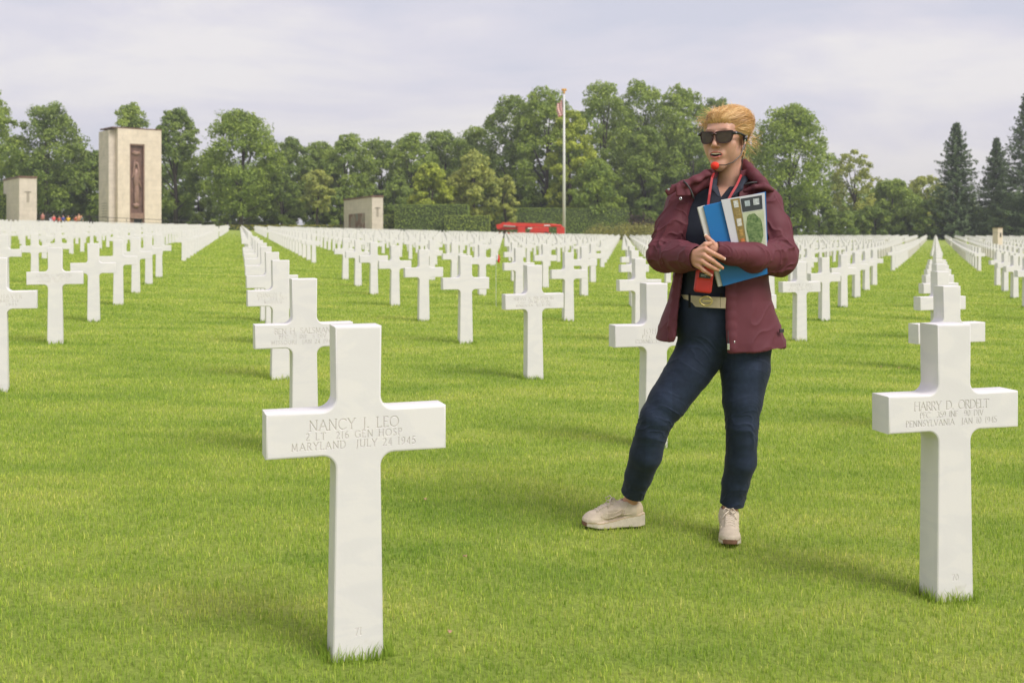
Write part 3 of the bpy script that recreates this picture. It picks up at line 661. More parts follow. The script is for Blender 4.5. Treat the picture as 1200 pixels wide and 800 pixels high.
# railing along the terrace
def railing():
    o = empty('terrace_railing', (at(160, 169.5), 169.5, 0)); tag(o, 'thin dark iron railing running in front of the tall tower', 'railing')
    X0, X1 = at(36, 152), at(292, 176); pts = []
    m1 = MB(); m2 = MB()
    n = 26
    for i in range(n+1):
        f = i/n; x = X0+(X1-X0)*f; y = 151+(182-151)*f; g = gzf(x); pts.append(Vector((x, y, g))-Vector(o.location))
    top = [p+Vector((0, 0, 1.75-.55*i/n)) for i, p in enumerate(pts)]
    m1.tube(top, .04, 5); m1.tube([p-Vector((0, 0, .5)) for p in top], .025, 5)
    m1.build('rail', M_IRON, o)
    for i in range(0, n+1, 2): MB().tube([pts[i], top[i]], .04, 5).build('post', M_IRON, o)
railing()

# flagpole with its flag hanging slack
Df = 166.; xf = at(661, Df); g = gzf(xf); zt = zat(111, Df)-g
fp = empty('flagpole', (xf, Df, g)); tag(fp, 'tall white flagpole with a gilded finial and a slack striped flag', 'flagpole')
MB().tube([(0, 0, 0), (0, 0, zt*.5), (0, 0, zt)], [.26, .21, .13], 12).build('pole', mat('white_paint', (.72, .71, .69), .4, .05), fp, smooth=True)
MB().tube([(0, 0, 0), (0, 0, .9)], [.5, .5], 12).build('base_collar', M_IRON, fp)
ball_mesh('finial', [((0, 0, zt+.28), (.2, .2, .22), 0), ((0, 0, zt+.6), (.2, .16, .35), 0), ((-.22, 0, zt+.75), (.22, .07, .2), R(-25)), ((.22, 0, zt+.75), (.22, .07, .2), R(25))], mat('gilding', (.62, .33, .06), .35, .1, metal=.5), fp)
def flag():
    m = bpy.data.materials.new('flag_cloth'); m.use_nodes = True; t = m.node_tree; p = t.nodes['Principled BSDF']; p.inputs['Roughness'].default_value = .8
    a = N(t, 'ShaderNodeAttribute', attribute_name='tint'); t.links.new(a.outputs['Color'], p.inputs['Base Color'])
    nu, nv = 60, 52; V = []; C_ = []; H = 2.7
    for j in range(nv+1):
        v = j/nv                 # along the hoist, top to bottom
        for i in range(nu+1):
            u = i/nu             # along the fly: gathered folds swinging left, tip dropping
            wv = 1.25*(1-.6*abs(v-.45)**1.3)
            x = -.2-wv*.85*(1-math.cos(u*math.pi/2))-.14*math.sin(u*15+v*3)*u
            y = .22*math.sin(u*19+v*5)*(.3+u)
            z = zt-.45-v*H*(1-.12*u)-1.1*u*(1-.35*v)
            V.append((x, y, z))
            st = int(v*13) % 2
            if u < .22 and v < .54:
                sx, sz = (u/.4*11) % 1, (v/.54*9) % 1
                C_.append((.75, .75, .75) if (abs(sx-.5) < .2 and abs(sz-.5) < .22) else (.12, .14, .26))
            else: C_.append((.62, .17, .15) if st == 0 else (.76, .70, .68))
    I = np.arange((nu+1)*(nv+1)).reshape(nv+1, nu+1)
    o = mesh_np('flag', V, np.c_[I[:-1, :-1].ravel(), I[:-1, 1:].ravel(), I[1:, 1:].ravel(), I[1:, :-1].ravel()], m, fp, attrs={'tint': np.array(C_)})
    o.modifiers.new('thickness', 'SOLIDIFY').thickness = .02
flag()

# red trailer-mounted boom lift, folded
M_RED = mat('red_paint', (.62, .035, .02), .4, .1, 1.5); M_BLK = mat('black_rubber', (.03, .03, .03), .7); M_STL = mat('steel', (.45, .45, .45), .35, metal=.7)
Dl = 163.5; s = Dl/F; xl = at(620, Dl); g = gzf(xl); zz = lambda py: zat(py, Dl)-g
bl = empty('boom_lift', (xl, Dl, g)); tag(bl, 'red boom lift with its long arm folded flat, parked before the hedge', 'boom lift', )
q = lambda px: (px-620)*s
MB().tube([(q(588), 0, zz(263.0)), (q(646), 0, zz(264.0))], [.42, .34], 4).build('main_boom', M_RED, bl)
MB().tube([(q(582), -.1, zz(266)), (q(598), -.1, zz(262))], [.5, .4], 4).build('boom_knuckle', M_RED, bl)
MB().tube([(q(584), .5, zz(268)), (q(622), .5, zz(266.8))], [.3, .26], 4).build('lower_boom', M_RED, bl)
MB().tube([(q(644), 0, zz(264)), (q(657), 0, zz(264.6)), (q(659), 0, zz(267))], [.25, .2, .16], 6).build('jib', M_RED, bl)
MB().tube([(q(590), -.5, zz(264.8)), (q(604), -.5, zz(265.6))], .12, 6).build('lift_cylinder', M_STL, bl)
MB().box((q(632), .1, zz(269.3)), (22*s, 1.3, .8)).build('engine_cover', M_RED, bl, bevel=.12)
MB().box((q(611), .1, zz(269.6)), (9*s, 1.4, .9)).build('turntable', M_RED, bl, bevel=.1)
MB().box((q(641), -.36, zz(264.2)), (7*s, .06, .16)).build('white_decal', mat('decal', (.75, .75, .75)), bl)
MB().box((q(621), -.57, zz(267.6)), (5*s, .06, .2)).build('white_decal', bpy.data.materials['decal'], bl)
MB().box((q(615), .1, .75), (60*s, 1.5, .35)).build('chassis', M_RED, bl, bevel=.05)
for xx in (590, 640):
    for yy in (-.8, .9):
        MB().tube([(q(xx), yy-.15, .5), (q(xx), yy+.15, .5)], .5, 16).build('wheel', M_BLK, bl)
MB().box((q(657), .1, zz(270.5)), (1.2, .9, 1.1)).build('basket', M_RED, bl, bevel=.05)

# tiny visitors standing on the terrace, only heads and shoulders over the crosses
def visitor(px, D, ztop, shirt, skin, legs, label, seed):
    x = at(px, D); g = gzf(x); Hh = ztop; k = Hh/1.7
    o = empty('person', (x, D, g)); tag(o, label, 'person', 'visitors standing near the railing')
    b = MB(); 
    body = MB().tube([(0, 0, .85*k), (0, 0, 1.1*k), (0, 0, 1.42*k), (0, 0, 1.5*k), (0, 0, 1.56*k), (0, -.01, 1.64*k), (0, 0, 1.72*k)], [.13, .14, .19, .07, .06, .1, .05], 10)
    for s_ in (-1, 1):
        body.tube([(s_*.2, 0, 1.4*k), (s_*.25, -.02, 1.12*k), (s_*.2, -.12, .9*k)], [.05, .042, .035], 6); body.tube([(s_*.09, 0, .9*k), (s_*.1, 0, .45*k), (s_*.1, 0, .05), (s_*.1, -.14, .03)], [.09, .06, .05, .04], 6)
    body.build('body', skin, o, smooth=True)
    t_ = MB().tube([(0, 0, .84*k), (0, 0, 1.1*k), (0, 0, 1.40*k), (0, 0, 1.47*k)], [.18, .175, .23, .10], 10)
    for s_ in (-1, 1): t_.tube([(s_*.2, 0, 1.42*k), (s_*.25, -.01, 1.2*k)], [.075, .07], 6)
    t_.build('shirt', shirt, o, smooth=True)
    tr_ = MB()
    for s_ in (-1, 1): tr_.tube([(s_*.09, 0, .92*k), (s_*.1, 0, .48*k), (s_*.1, 0, .1)], [.11, .08, .07], 6)
    tr_.build('trousers', legs, o, smooth=True)
    ball_mesh('hair', [((0, .02, 1.68*k), (.11, .12, .09), 0)], mat('hair_'+str(seed), [(.03, .02, .015), (.25, .12, .03), (.08, .04, .02)][seed % 3]), o, 1)
SK = mat('skin_far', (.55, .30, .21)); DK = mat('dark_trousers', (.03, .035, .05))
for i, (px, zt_, c, lb) in enumerate([(50, 2.0, (.45, .18, .15), 'dusky red'), (63, 1.7, (.75, .12, .13), 'coral pink'), (69.5, 1.55, (.5, .1, .05), 'brick red'), (74, 1.7, (.03, .06, .3), 'navy blue'), (80, 1.65, (.8, .5, .02), 'yellow'), (89, 1.7, (.5, .12, .06), 'rust red'), (92.5, 2.0, (.6, .3, .16), 'peach'), (95.5, 1.75, (.1, .13, .1), 'dark green')]):
    visitor(px, 149.5+.4*(i % 3), zt_-.02, mat('shirt_'+lb.replace(' ', '_'), c), SK, DK, f'tiny far visitor in a {lb} top near the railing left of the tower', i)
# ------------------------------------------------------------------ trees
M_BARK = mat('bark', (.07, .055, .04), .9, .3, 3)
LEAF = {}
def lm(key, c, tr=.35):
    if key not in LEAF: LEAF[key] = leafmat('leaf_'+key, c, tr)
    return LEAF[key]
G_MID = lm('mid', (.29, .385, .07)); G_DARK = lm('dark', (.235, .32, .065)); G_LITE = lm('light', (.42, .49, .07)); G_PALE = lm('pale', (.42, .46, .12)); G_SPR = lm('spruce', (.125, .185, .085), .3)
def broadleaf(x, D, H, W, label, m=None, seed=0, low=.06, nl=46, leaf=.26, per=230, name='tree', top=1.0, sparse=0, cat='tree'):
    r = np.random.default_rng(seed); m = m or G_MID
    o = empty(name, (x, D, gzf(max(-100, x))-.2)); tag(o, label, cat, 'trees of the forest edge behind the cemetery')
    # trunk and limbs
    tm = MB(); rt = .018*H+.06
    tm.tube([(0, 0, 0), (r.normal(0, .1), r.normal(0, .1), H*.3), (r.normal(0, .3), r.normal(0, .3), H*.6), (r.normal(0, .3), r.normal(0, .3), H*.78)], [rt, rt*.75, rt*.45, rt*.1], 7)
    P = []; Nn = []; T = []
    zs = np.linspace(0, 1, 50); wfun = np.sin(np.pi*np.clip(zs, 0, 1)**.85)**.55; wfun[0] = .55; wfun[:12] = np.maximum(wfun[:12], .6)
    lean = r.normal(0, .03, 2)*W; nl = int(nl*.95)
    for k in range(nl):
        u = (k+.5)/nl; zc = low+(1-low)*(.06+.90*u**.85); a_ = k*2.39996+r.normal(0, .45); env = np.interp((zc-low)/(1-low), zs, wfun)
        rad = W*r.uniform(.11, .19)*(.75 if sparse else 1)*(.72 if u > .9 else 1)
        rho = max(0, env*W/2-rad*.75)*math.sqrt(r.uniform(.35, 1.12))
        c = np.array([rho*math.cos(a_)+lean[0]*u, rho*math.sin(a_)+lean[1]*u, min(zc*H, H-rad*.75)]); rr = np.array([rad, rad, rad*r.uniform(.72, .95)])
        if k % 5 == 0: tm.tube([(0, 0, min(c[2]*.6, H*.4)), tuple(c*np.array([.5, .5, .8])), tuple(c*np.array([.9, .9, .97]))], [rt*.4, rt*.22, rt*.06], 5)
        ns = 11; sub = r.normal(0, 1, (ns, 3)); sub /= np.linalg.norm(sub, axis=1)[:, None]; sub[:, 2] = np.where(sub[:, 2] < -.3, -sub[:, 2], sub[:, 2])
        n = int(per*1.35*(rad/(W*.15))**1.6*(1-sparse*.5)); which = r.integers(0, ns, n)
        d = r.normal(0, 1, (n, 3)); d /= np.linalg.norm(d, axis=1)[:, None]
        sr = r.uniform(.3, .5, ns)[which][:, None]
        p_ = c+sub[which]*rr*.78+d*rr*sr*r.uniform(.6, 1.12, (n, 1))
        P.append(p_); Nn.append(d*.6+sub[which]*.7+np.array([0, 0, .15])); T.append(np.clip(r.normal(r.uniform(.3, .62), .17, n), 0, 1))
    P = np.concatenate(P); P[:, 2] = np.clip(P[:, 2], .1, None)
    V, Q = leaf_quads(P, np.concatenate(Nn), leaf, r, .6)
    mesh_np('crown', V, Q, m, o, smooth=False, attrs={'tone': np.repeat(np.concatenate(T), 4)})
    tm.build('trunk', M_BARK, o, smooth=True)
    return o
def spruce(x, D, H, W, label, seed=0):
    r = np.random.default_rng(seed); o = empty('spruce_tree', (x, D, gzf(x)-.2)); tag(o, label, 'spruce', 'spruces at the right edge of the forest')
    tm = MB().tube([(0, 0, 0), (0, 0, H*.99)], [.02*H, .02], 7)
    P = []; Nn = []; T = []
    z = .03*H
    while z < H*.985:
        f = z/H; Rr = 1.28*W/2*(1-f)**.85*r.uniform(.8, 1.1)+.12; nb = max(5, int(13*(1-f)+5))
        a0 = r.uniform(0, 6.28)
        for b in range(nb):
            a = a0+b*2*math.pi/nb+r.normal(0, .18); L_ = Rr*r.uniform(.62, 1.18); n = int(26+46*(L_/(W/2)))
            u = r.uniform(.08, 1, n)**.75; side = r.normal(0, .11, n)*L_*(1.15-u)+r.normal(0, .05, n)
            drop = -.30*L_*u+.26*L_*u**3+r.normal(0, .1, n)-np.abs(r.normal(0, .16, n))
            ca, sa = math.cos(a), math.sin(a)
            P.append(np.c_[ca*L_*u-sa*side, sa*L_*u+ca*side, z+drop]); Nn.append(np.tile((ca*.5, sa*.5, .8), (n, 1))); T.append(np.clip(r.normal(.25+.35*u, .15), 0, 1))
        z += H*.028*r.uniform(.8, 1.3)*(1.1-f*.55)
    P = np.concatenate(P); V, Q = leaf_quads(P, np.concatenate(Nn), .2, r, .5)
    mesh_np('branches', V, Q, G_SPR, o, smooth=False, attrs={'tone': np.repeat(np.concatenate(T), 4)})
    tm.build('trunk', M_BARK, o, smooth=True); return o
def tr(px, top, D, wpx, label, m, seed, **k):
    x = at(px, D); H = zat(top, D)-gzf(max(-100, x))+.3; return broadleaf(x, D, H, wpx*D/F, label, m, seed, **k)
tr(-8, 104, 196, 84, 'large tree cut by the left edge of the view behind the stone pylon', G_MID, 21)
tr(55, 121, 200, 92, 'broad tree with a ragged crown just right of the left edge tree', G_DARK, 22, nl=52)
tr(106, 178, 205, 70, 'lower dark tree immediately left of the tall tower', G_DARK, 23)
tr(152, 122, 212, 70, 'tree whose crown shows above the top of the tall tower', G_MID, 24)
tr(206, 127, 200, 74, 'upright tree just right of the tall tower', G_DARK, 25, nl=52)
tr(283, 129, 196, 104, 'large round crowned tree between the tower and the forest', G_MID, 26, nl=64)
for i, (px, top, wp, m, lb) in enumerate([(340, 163, 66, G_DARK, 'dark tree beside the large round crowned tree'), (374, 168, 60, G_MID, 'mid green tree left above the map pylon'), (404, 158, 70, G_MID, 'rounded tree directly above the map pylon'),
     (446, 163, 70, G_DARK, 'dark tree right above the end of the map pylon'), (482, 155, 66, G_MID, 'tall mid green tree above the left end of the tall hedge'), (520, 153, 72, G_DARK, 'tall dark tree above the tall hedge block'), (556, 150, 70, G_MID, 'mid green tree left of the big dark oak')]):
    tr(px, top, 216+(i*7) % 13, wp*1.12, lb, m, 30+i)
tr(600, 112, 212, 88, 'big dark oak standing left of the flagpole', G_DARK, 41, nl=64)
tr(640, 104, 205, 96, 'tall broad oak right behind the flagpole top', G_MID, 42, nl=64)
tr(668, 128, 200, 66, 'light green tree directly behind the flagpole', G_LITE, 43, nl=40)
tr(707, 97, 215, 96, 'tallest oak right of the flagpole', G_MID, 44, nl=64)
tr(748, 93, 220, 92, 'tall oak with a rounded top left of the head of the woman', G_MID, 45, nl=64)
tr(798, 101, 214, 96, 'tall oak just left of the head of the woman', G_MID, 46, nl=64)
tr(840, 112, 216, 80, 'oak mostly hidden behind the head of the woman', G_DARK, 47)
tr(756, 150, 203, 76, 'mid green tree above the dark purple shrub', G_DARK, 48)
tr(812, 160, 203, 80, 'lower tree behind the shoulder of the woman', G_DARK, 49)
tr(924, 125, 196, 108, 'big rounded broadleaf tree right of the woman', G_MID, 50, nl=76)
tr(1002, 174, 205, 62, 'slender light tree with gaps in its crown', G_PALE, 51, sparse=.7, nl=40)
tr(1046, 212, 212, 74, 'low rounded tree between the slender tree and the spruces', G_MID, 52)
tr(1084, 206, 216, 66, 'loose pale tree just left of the tall spruce', G_PALE, 53, sparse=.4)
tr(505, 192, 182, 56, 'young bright green tree behind the tall hedge', G_LITE, 61, nl=36)
tr(556, 177, 184, 62, 'young pale green tree with a broad crown behind the hedge', G_PALE, 62, nl=40)
tr(592, 205, 186, 34, 'small pale tree beside the young broad one', G_PALE, 63, nl=22)
tr(702, 188, 194, 72, 'mid green tree right of the flagpole above the long hedge', G_MID, 64, nl=40)
tr(372, 200, 196, 48, 'small light tree with bare stem at the dark forest edge', G_PALE, 65, nl=24, low=.3)
tr(330, 205, 200, 50, 'small dark tree at the forest edge', G_DARK, 66, nl=30)
spruce(at(1121, 190), 190, zat(139, 190)-gzf(60), 78*190/F, 'tall spruce standing alone right of the loose pale tree', 71)
spruce(at(1168, 196), 196, zat(157, 196)-gzf(60), 60*196/F, 'slimmer spruce between the two tall ones', 72)
spruce(at(1203, 186), 186, zat(104, 186)-gzf(60), 92*186/F, 'tallest spruce cut by the right edge of the view', 73)
spruce(at(1256, 190), 190, 21, 11, 'spruce just outside the right edge of the view', 74)
# undergrowth: bushes closing the foot of the forest, each a thing
PLACE = ['left of the tower', 'under the large round crowned tree', 'above the low yellow hedge', 'behind the map pylon', 'behind the tall hedge', 'behind the long hedge', 'behind the golden shrub', 'hidden behind the woman', 'under the big rounded tree', 'under the slender light tree', 'left of the tall spruce', 'under the spruces']
def place_word(px):
    for lim, w_ in ((130, 0), (290, 1), (400, 2), (455, 3), (545, 4), (690, 5), (765, 6), (890, 7), (975, 8), (1040, 9), (1100, 10), (1400, 11)):
        if px < lim: return PLACE[w_]
cnt = {}
r_ = np.random.default_rng(77)
for i, px in enumerate(np.arange(-30, 1240, 33)):
    D = 207+r_.uniform(-4, 8); top = 222+r_.uniform(-14, 10)
    if px > 930: D = 192+r_.uniform(-2, 6); top = 240+r_.uniform(-14, 8)
    pw = place_word(px); cnt[pw] = cnt.get(pw, 0)+1
    lab = f'dark bush at the foot of the forest {pw}' if cnt[pw] == 1 else f'{ORD[cnt[pw]]} dark forest bush from the left {pw}'
    x = at(px, D); H = zat(top, D)-gzf(max(-100, x))
    o = broadleaf(x, D, H, 50*D/F, lab, G_DARK, 200+i, low=-.02, nl=20, leaf=.3, per=170, name='bush', cat='bush'); o['group'] = 'bushes under the forest edge'
# the closed wood behind, one dark mass nobody could count
def wood():
    r = np.random.default_rng(99); P = []; Nn = []; T = []
    for k in range(560):
        px = r.uniform(-120, 1300); D = r.uniform(226, 255)
        top = np.interp(px, [-100, 60, 130, 330, 560, 620, 850, 960, 1040, 1300], [150, 160, 190, 178, 172, 140, 140, 190, 222, 222])
        z1 = zat(top, D); z = r.uniform(0, 1)**1.3*z1*.92; rad = r.uniform(2.2, 4)
        c = np.array([at(px, D), D, max(1, z-rad*.3)]); n = 150
        d = r.normal(0, 1, (n, 3)); d /= np.linalg.norm(d, axis=1)[:, None]; d[:, 1] = -np.abs(d[:, 1])
        P.append(c+d*rad*r.uniform(.5, 1.05, (n, 1))); Nn.append(d); T.append(np.clip(r.normal(.35, .15, n), 0, 1))
    P = np.concatenate(P); V, Q = leaf_quads(P, np.concatenate(Nn), .5, r, .6)
    o = mesh_np('forest', V, Q, G_DARK, smooth=False, attrs={'tone': np.repeat(np.concatenate(T), 4)})
    tag(o, 'dense dark wood closing the view behind the nearer trees', 'forest', kind='stuff')
wood()
# red paper flower on one of the crosses
# ------------------------------------------------------------------ the guide: a woman built as distance fields, one surface per garment
PX0, PD = 815., 4.215
GZP = gzf(at(PX0, PD))
def W_(px, py, dy=0.):
    """world-scale point, relative to the ground under the woman"""
    D = PD+dy
    return np.array([(px-600)*D/F-at(PX0, PD), dy, CAMZ-(py-270)*D/F-GZP])
S = PD/F
class Field:
    def __init__(s, lo, hi, h):
        s.lo = np.array(lo, float); s.h = h; s.n = np.ceil((np.array(hi)-s.lo)/h).astype(int)+1
        s.a = np.full(s.n, .06, np.float32)
        s.ax = [s.lo[i]+h*np.arange(s.n[i], dtype=np.float32) for i in range(3)]
    def win(s, lo, hi):
        i0 = np.clip(np.floor((np.array(lo)-s.lo)/s.h).astype(int), 0, s.n); i1 = np.clip(np.ceil((np.array(hi)-s.lo)/s.h).astype(int)+1, 0, s.n)
        if (i1 <= i0).any(): return None
        sl_ = tuple(slice(a, b) for a, b in zip(i0, i1))
        return sl_, s.ax[0][sl_[0]][:, None, None], s.ax[1][sl_[1]][None, :, None], s.ax[2][sl_[2]][None, None, :]
    def put(s, lo, hi, fn, k=.01, op='add'):
        m = max(k, .02)+.01; w_ = s.win(np.array(lo)-m, np.array(hi)+m)
        if w_ is None: return s
        sl_, X, Y, Z = w_; d = fn(X, Y, Z).astype(np.float32); a = s.a[sl_]; k = max(k, 1e-5)
        if op == 'add': hh = np.clip(.5+.5*(a-d)/k, 0, 1); s.a[sl_] = a*(1-hh)+d*hh-k*hh*(1-hh)
        elif op == 'sub': hh = np.clip(.5-.5*(a+d)/k, 0, 1); s.a[sl_] = a*(1-hh)-d*hh+k*hh*(1-hh)
        elif op == 'int': s.a[sl_] = np.maximum(a, d)
        return s
    def cone(s, p, q, r1, r2, k=.01, op='add', sq=None):
        """tapered capsule; sq = (axis, factor) flattens it across that axis"""
        p = np.array(p, float); q = np.array(q, float); R_ = max(r1, r2)*1.7
        def fn(X, Y, Z):
            d = q-p; L2 = (d*d).sum()+1e-12
            t = np.clip(((X-p[0])*d[0]+(Y-p[1])*d[1]+(Z-p[2])*d[2])/L2, 0, 1)
            ex, ey, ez = X-p[0]-t*d[0], Y-p[1]-t*d[1], Z-p[2]-t*d[2]
            if sq is not None:
                ax, f = sq; ax = np.array(ax)/np.linalg.norm(ax); dt = (ex*ax[0]+ey*ax[1]+ez*ax[2])*(1/f-1)
                ex, ey, ez = ex+dt*ax[0], ey+dt*ax[1], ez+dt*ax[2]
                return (np.sqrt(ex*ex+ey*ey+ez*ez)-(r1+(r2-r1)*t))*(f if f < 1 else 1)
            return np.sqrt(ex*ex+ey*ey+ez*ez)-(r1+(r2-r1)*t)
        return s.put(np.minimum(p, q)-R_, np.maximum(p, q)+R_, fn, k, op)
    def ell(s, c, r, k=.01, op='add', M=None):
        """ellipsoid; M = 3x3 matrix whose rows are its axes"""
        c = np.array(c, float); r = np.array(r, float); M = np.eye(3) if M is None else np.array(M); R_ = r.max()
        def fn(X, Y, Z):
            x, y, z = X-c[0], Y-c[1], Z-c[2]
            u = [(M[i][0]*x+M[i][1]*y+M[i][2]*z) for i in range(3)]
            k0 = np.sqrt(sum((u[i]/r[i])**2 for i in range(3))); k1 = np.sqrt(sum((u[i]/r[i]**2)**2 for i in range(3)))+1e-9
            return k0*(k0-1)/k1
        return s.put(c-R_, c+R_, fn, k, op)
    def box(s, c, hs, k=.005, op='add', M=None, rd=.003):
        c = np.array(c, float); M = np.eye(3) if M is None else np.array(M); R_ = np.linalg.norm(hs)
        def fn(X, Y, Z):
            x, y, z = X-c[0], Y-c[1], Z-c[2]
            u = [np.abs(M[i][0]*x+M[i][1]*y+M[i][2]*z)-(hs[i]-rd) for i in range(3)]
            return np.sqrt(sum(np.maximum(v_, 0)**2 for v_ in u))+np.minimum(np.maximum(np.maximum(u[0], u[1]), u[2]), 0)-rd
        return s.put(c-R_, c+R_, fn, k, op)
    def chain(s, pts, k=.01, **kw):
        for (p, r1), (q, r2) in zip(pts[:-1], pts[1:]): s.cone(p, q, r1, r2, k, **kw)
        return s
    def mesh(s):
        a = s.a; ins = a < 0; n = s.n
        cnt = np.zeros(n-1, np.int8)
        for i in (0, 1):
            for j in (0, 1):
                for k in (0, 1): cnt += ins[i:n[0]-1+i, j:n[1]-1+j, k:n[2]-1+k]
        act = (cnt > 0) & (cnt < 8); C = np.argwhere(act); idx = np.full(n-1, -1, np.int64); idx[tuple(C.T)] = np.arange(len(C))
        P = np.zeros((len(C), 3)); W = np.zeros(len(C))
        co = [(i, j, k) for i in (0, 1) for j in (0, 1) for k in (0, 1)]
        for u in co:
            for ax in range(3):
                if u[ax]: continue
                v = list(u); v[ax] = 1
                A = a[C[:, 0]+u[0], C[:, 1]+u[1], C[:, 2]+u[2]]; B = a[C[:, 0]+v[0], C[:, 1]+v[1], C[:, 2]+v[2]]
                m_ = (A < 0) != (B < 0); t = np.where(m_, A/(A-B+1e-12), 0)
                q = np.tile(np.array(u, float), (len(C), 1)); q[:, ax] += t
                P += q*m_[:, None]; W += m_
        V = s.lo+(C+P/W[:, None])*s.h
        Q = []
        for ax in range(3):
            o1, o2 = [(1, 2), (2, 0), (0, 1)][ax]
            sl0 = [slice(None)]*3; sl1 = [slice(None)]*3; sl0[ax] = slice(0, -1); sl1[ax] = slice(1, None)
            ch = ins[tuple(sl0)] != ins[tuple(sl1)]; E_ = np.argwhere(ch)
            E_ = E_[(E_[:, o1] > 0) & (E_[:, o2] > 0) & (E_[:, o1] < n[o1]-1) & (E_[:, o2] < n[o2]-1)]
            e1 = np.zeros(3, int); e1[o1] = 1; e2 = np.zeros(3, int); e2[o2] = 1
            q = [idx[tuple((E_-d_).T)] for d_ in (0*e1, e1, e1+e2, e2)]
            q = np.stack(q, 1); fl = ins[tuple(E_.T)]
            q[~fl] = q[~fl][:, ::-1]; Q.append(q)
        Q = np.concatenate(Q); Q = Q[(Q >= 0).all(1)]
        return V, Q[:, ::1]
    def grad(s, V):
        """outward normals sampled from the field"""
        g = []
        for ax in range(3):
            d = np.zeros(3); d[ax] = s.h; g.append(s.sample(V+d)-s.sample(V-d))
        g = np.stack(g, 1); return g/(np.linalg.norm(g, axis=1)[:, None]+1e-9)
    def sample(s, V):
        q = np.clip((V-s.lo)/s.h, 0, s.n-1.001); i = q.astype(int); f = q-i; r = 0
        for a in (0, 1):
            for b in (0, 1):
                for c in (0, 1):
                    w_ = (f[:, 0] if a else 1-f[:, 0])*(f[:, 1] if b else 1-f[:, 1])*(f[:, 2] if c else 1-f[:, 2])
                    r = r+w_*s.a[i[:, 0]+a, i[:, 1]+b, i[:, 2]+c]
        return r
_h = np.random.default_rng(4).uniform(-1, 1, (32, 32, 32))
def vn(P, f=(1, 1, 1), off=0):
    """smooth value noise"""
    q = P*np.array(f)+off+100; i = np.floor(q).astype(int); t = q-i; t = t*t*(3-2*t); r = 0
    for a in (0, 1):
        for b in (0, 1):
            for c in (0, 1):
                r = r+_h[(i[:, 0]+a) % 32, (i[:, 1]+b) % 32, (i[:, 2]+c) % 32]*(t[:, 0] if a else 1-t[:, 0])*(t[:, 1] if b else 1-t[:, 1])*(t[:, 2] if c else 1-t[:, 2])
    return r
def ridge(P, f, off=0, sh=1.5): return (1-np.abs(vn(P, f, off))*2).clip(0, 1)**sh
def emit(name, fld, m, parent, disp=None, colour=None, attr='tint', M=None, extra=None):
    V, Q = fld.mesh(); Nn = fld.grad(V)
    if disp is not None: V = V+Nn*disp(V, Nn)[:, None]
    at_ = {attr: colour(V, Nn)} if colour else None
    if M is not None: V = V @ np.array(M[0]).T+np.array(M[1])
    return mesh_np(name, V, Q, m, parent, attrs=at_)
def basis(f, up=(0, 0, 1)):
    f = np.array(f, float); f /= np.linalg.norm(f); r = np.cross(f, up); r /= np.linalg.norm(r); return r, f, np.cross(r, f)

wo = empty('person', (at(PX0, PD), PD, GZP))
tag(wo, 'blonde woman in sunglasses, maroon jacket and dark jeans standing on the lawn', 'person')

# ---- head frame: looks to the left of the picture
HY = R(33); hf = np.array([-math.sin(HY), -math.cos(HY), .03]); hr_, hf, hu = basis(hf)     # hr_: towards her left (picture right) after sign fix
hx = -hr_ if hr_[0] < 0 else hr_
HC = W_(849.5, 164, .015)
def H(x, y, z): return HC+hx*x+hf*y+hu*z          # y forward
HM = np.array([hx, hf, hu])
SKIN = (.54, .30, .215)
# ---- joints
shR, elR, wrR = W_(801, 236, .03), W_(776, 299, -.03), W_(815, 302, -.235)      # her right arm (picture left)
shL, elL, wrL = W_(897, 236, .03), W_(914, 300, -.055), W_(838, 292, -.220)     # her left arm
hipR, knR, anR = W_(826, 398, .0), W_(768, 490, -.01), W_(738, 590, .137)
hipL, knL, anL = W_(874, 398, .01), W_(869, 500, -.02), W_(855.5, 600, .056)

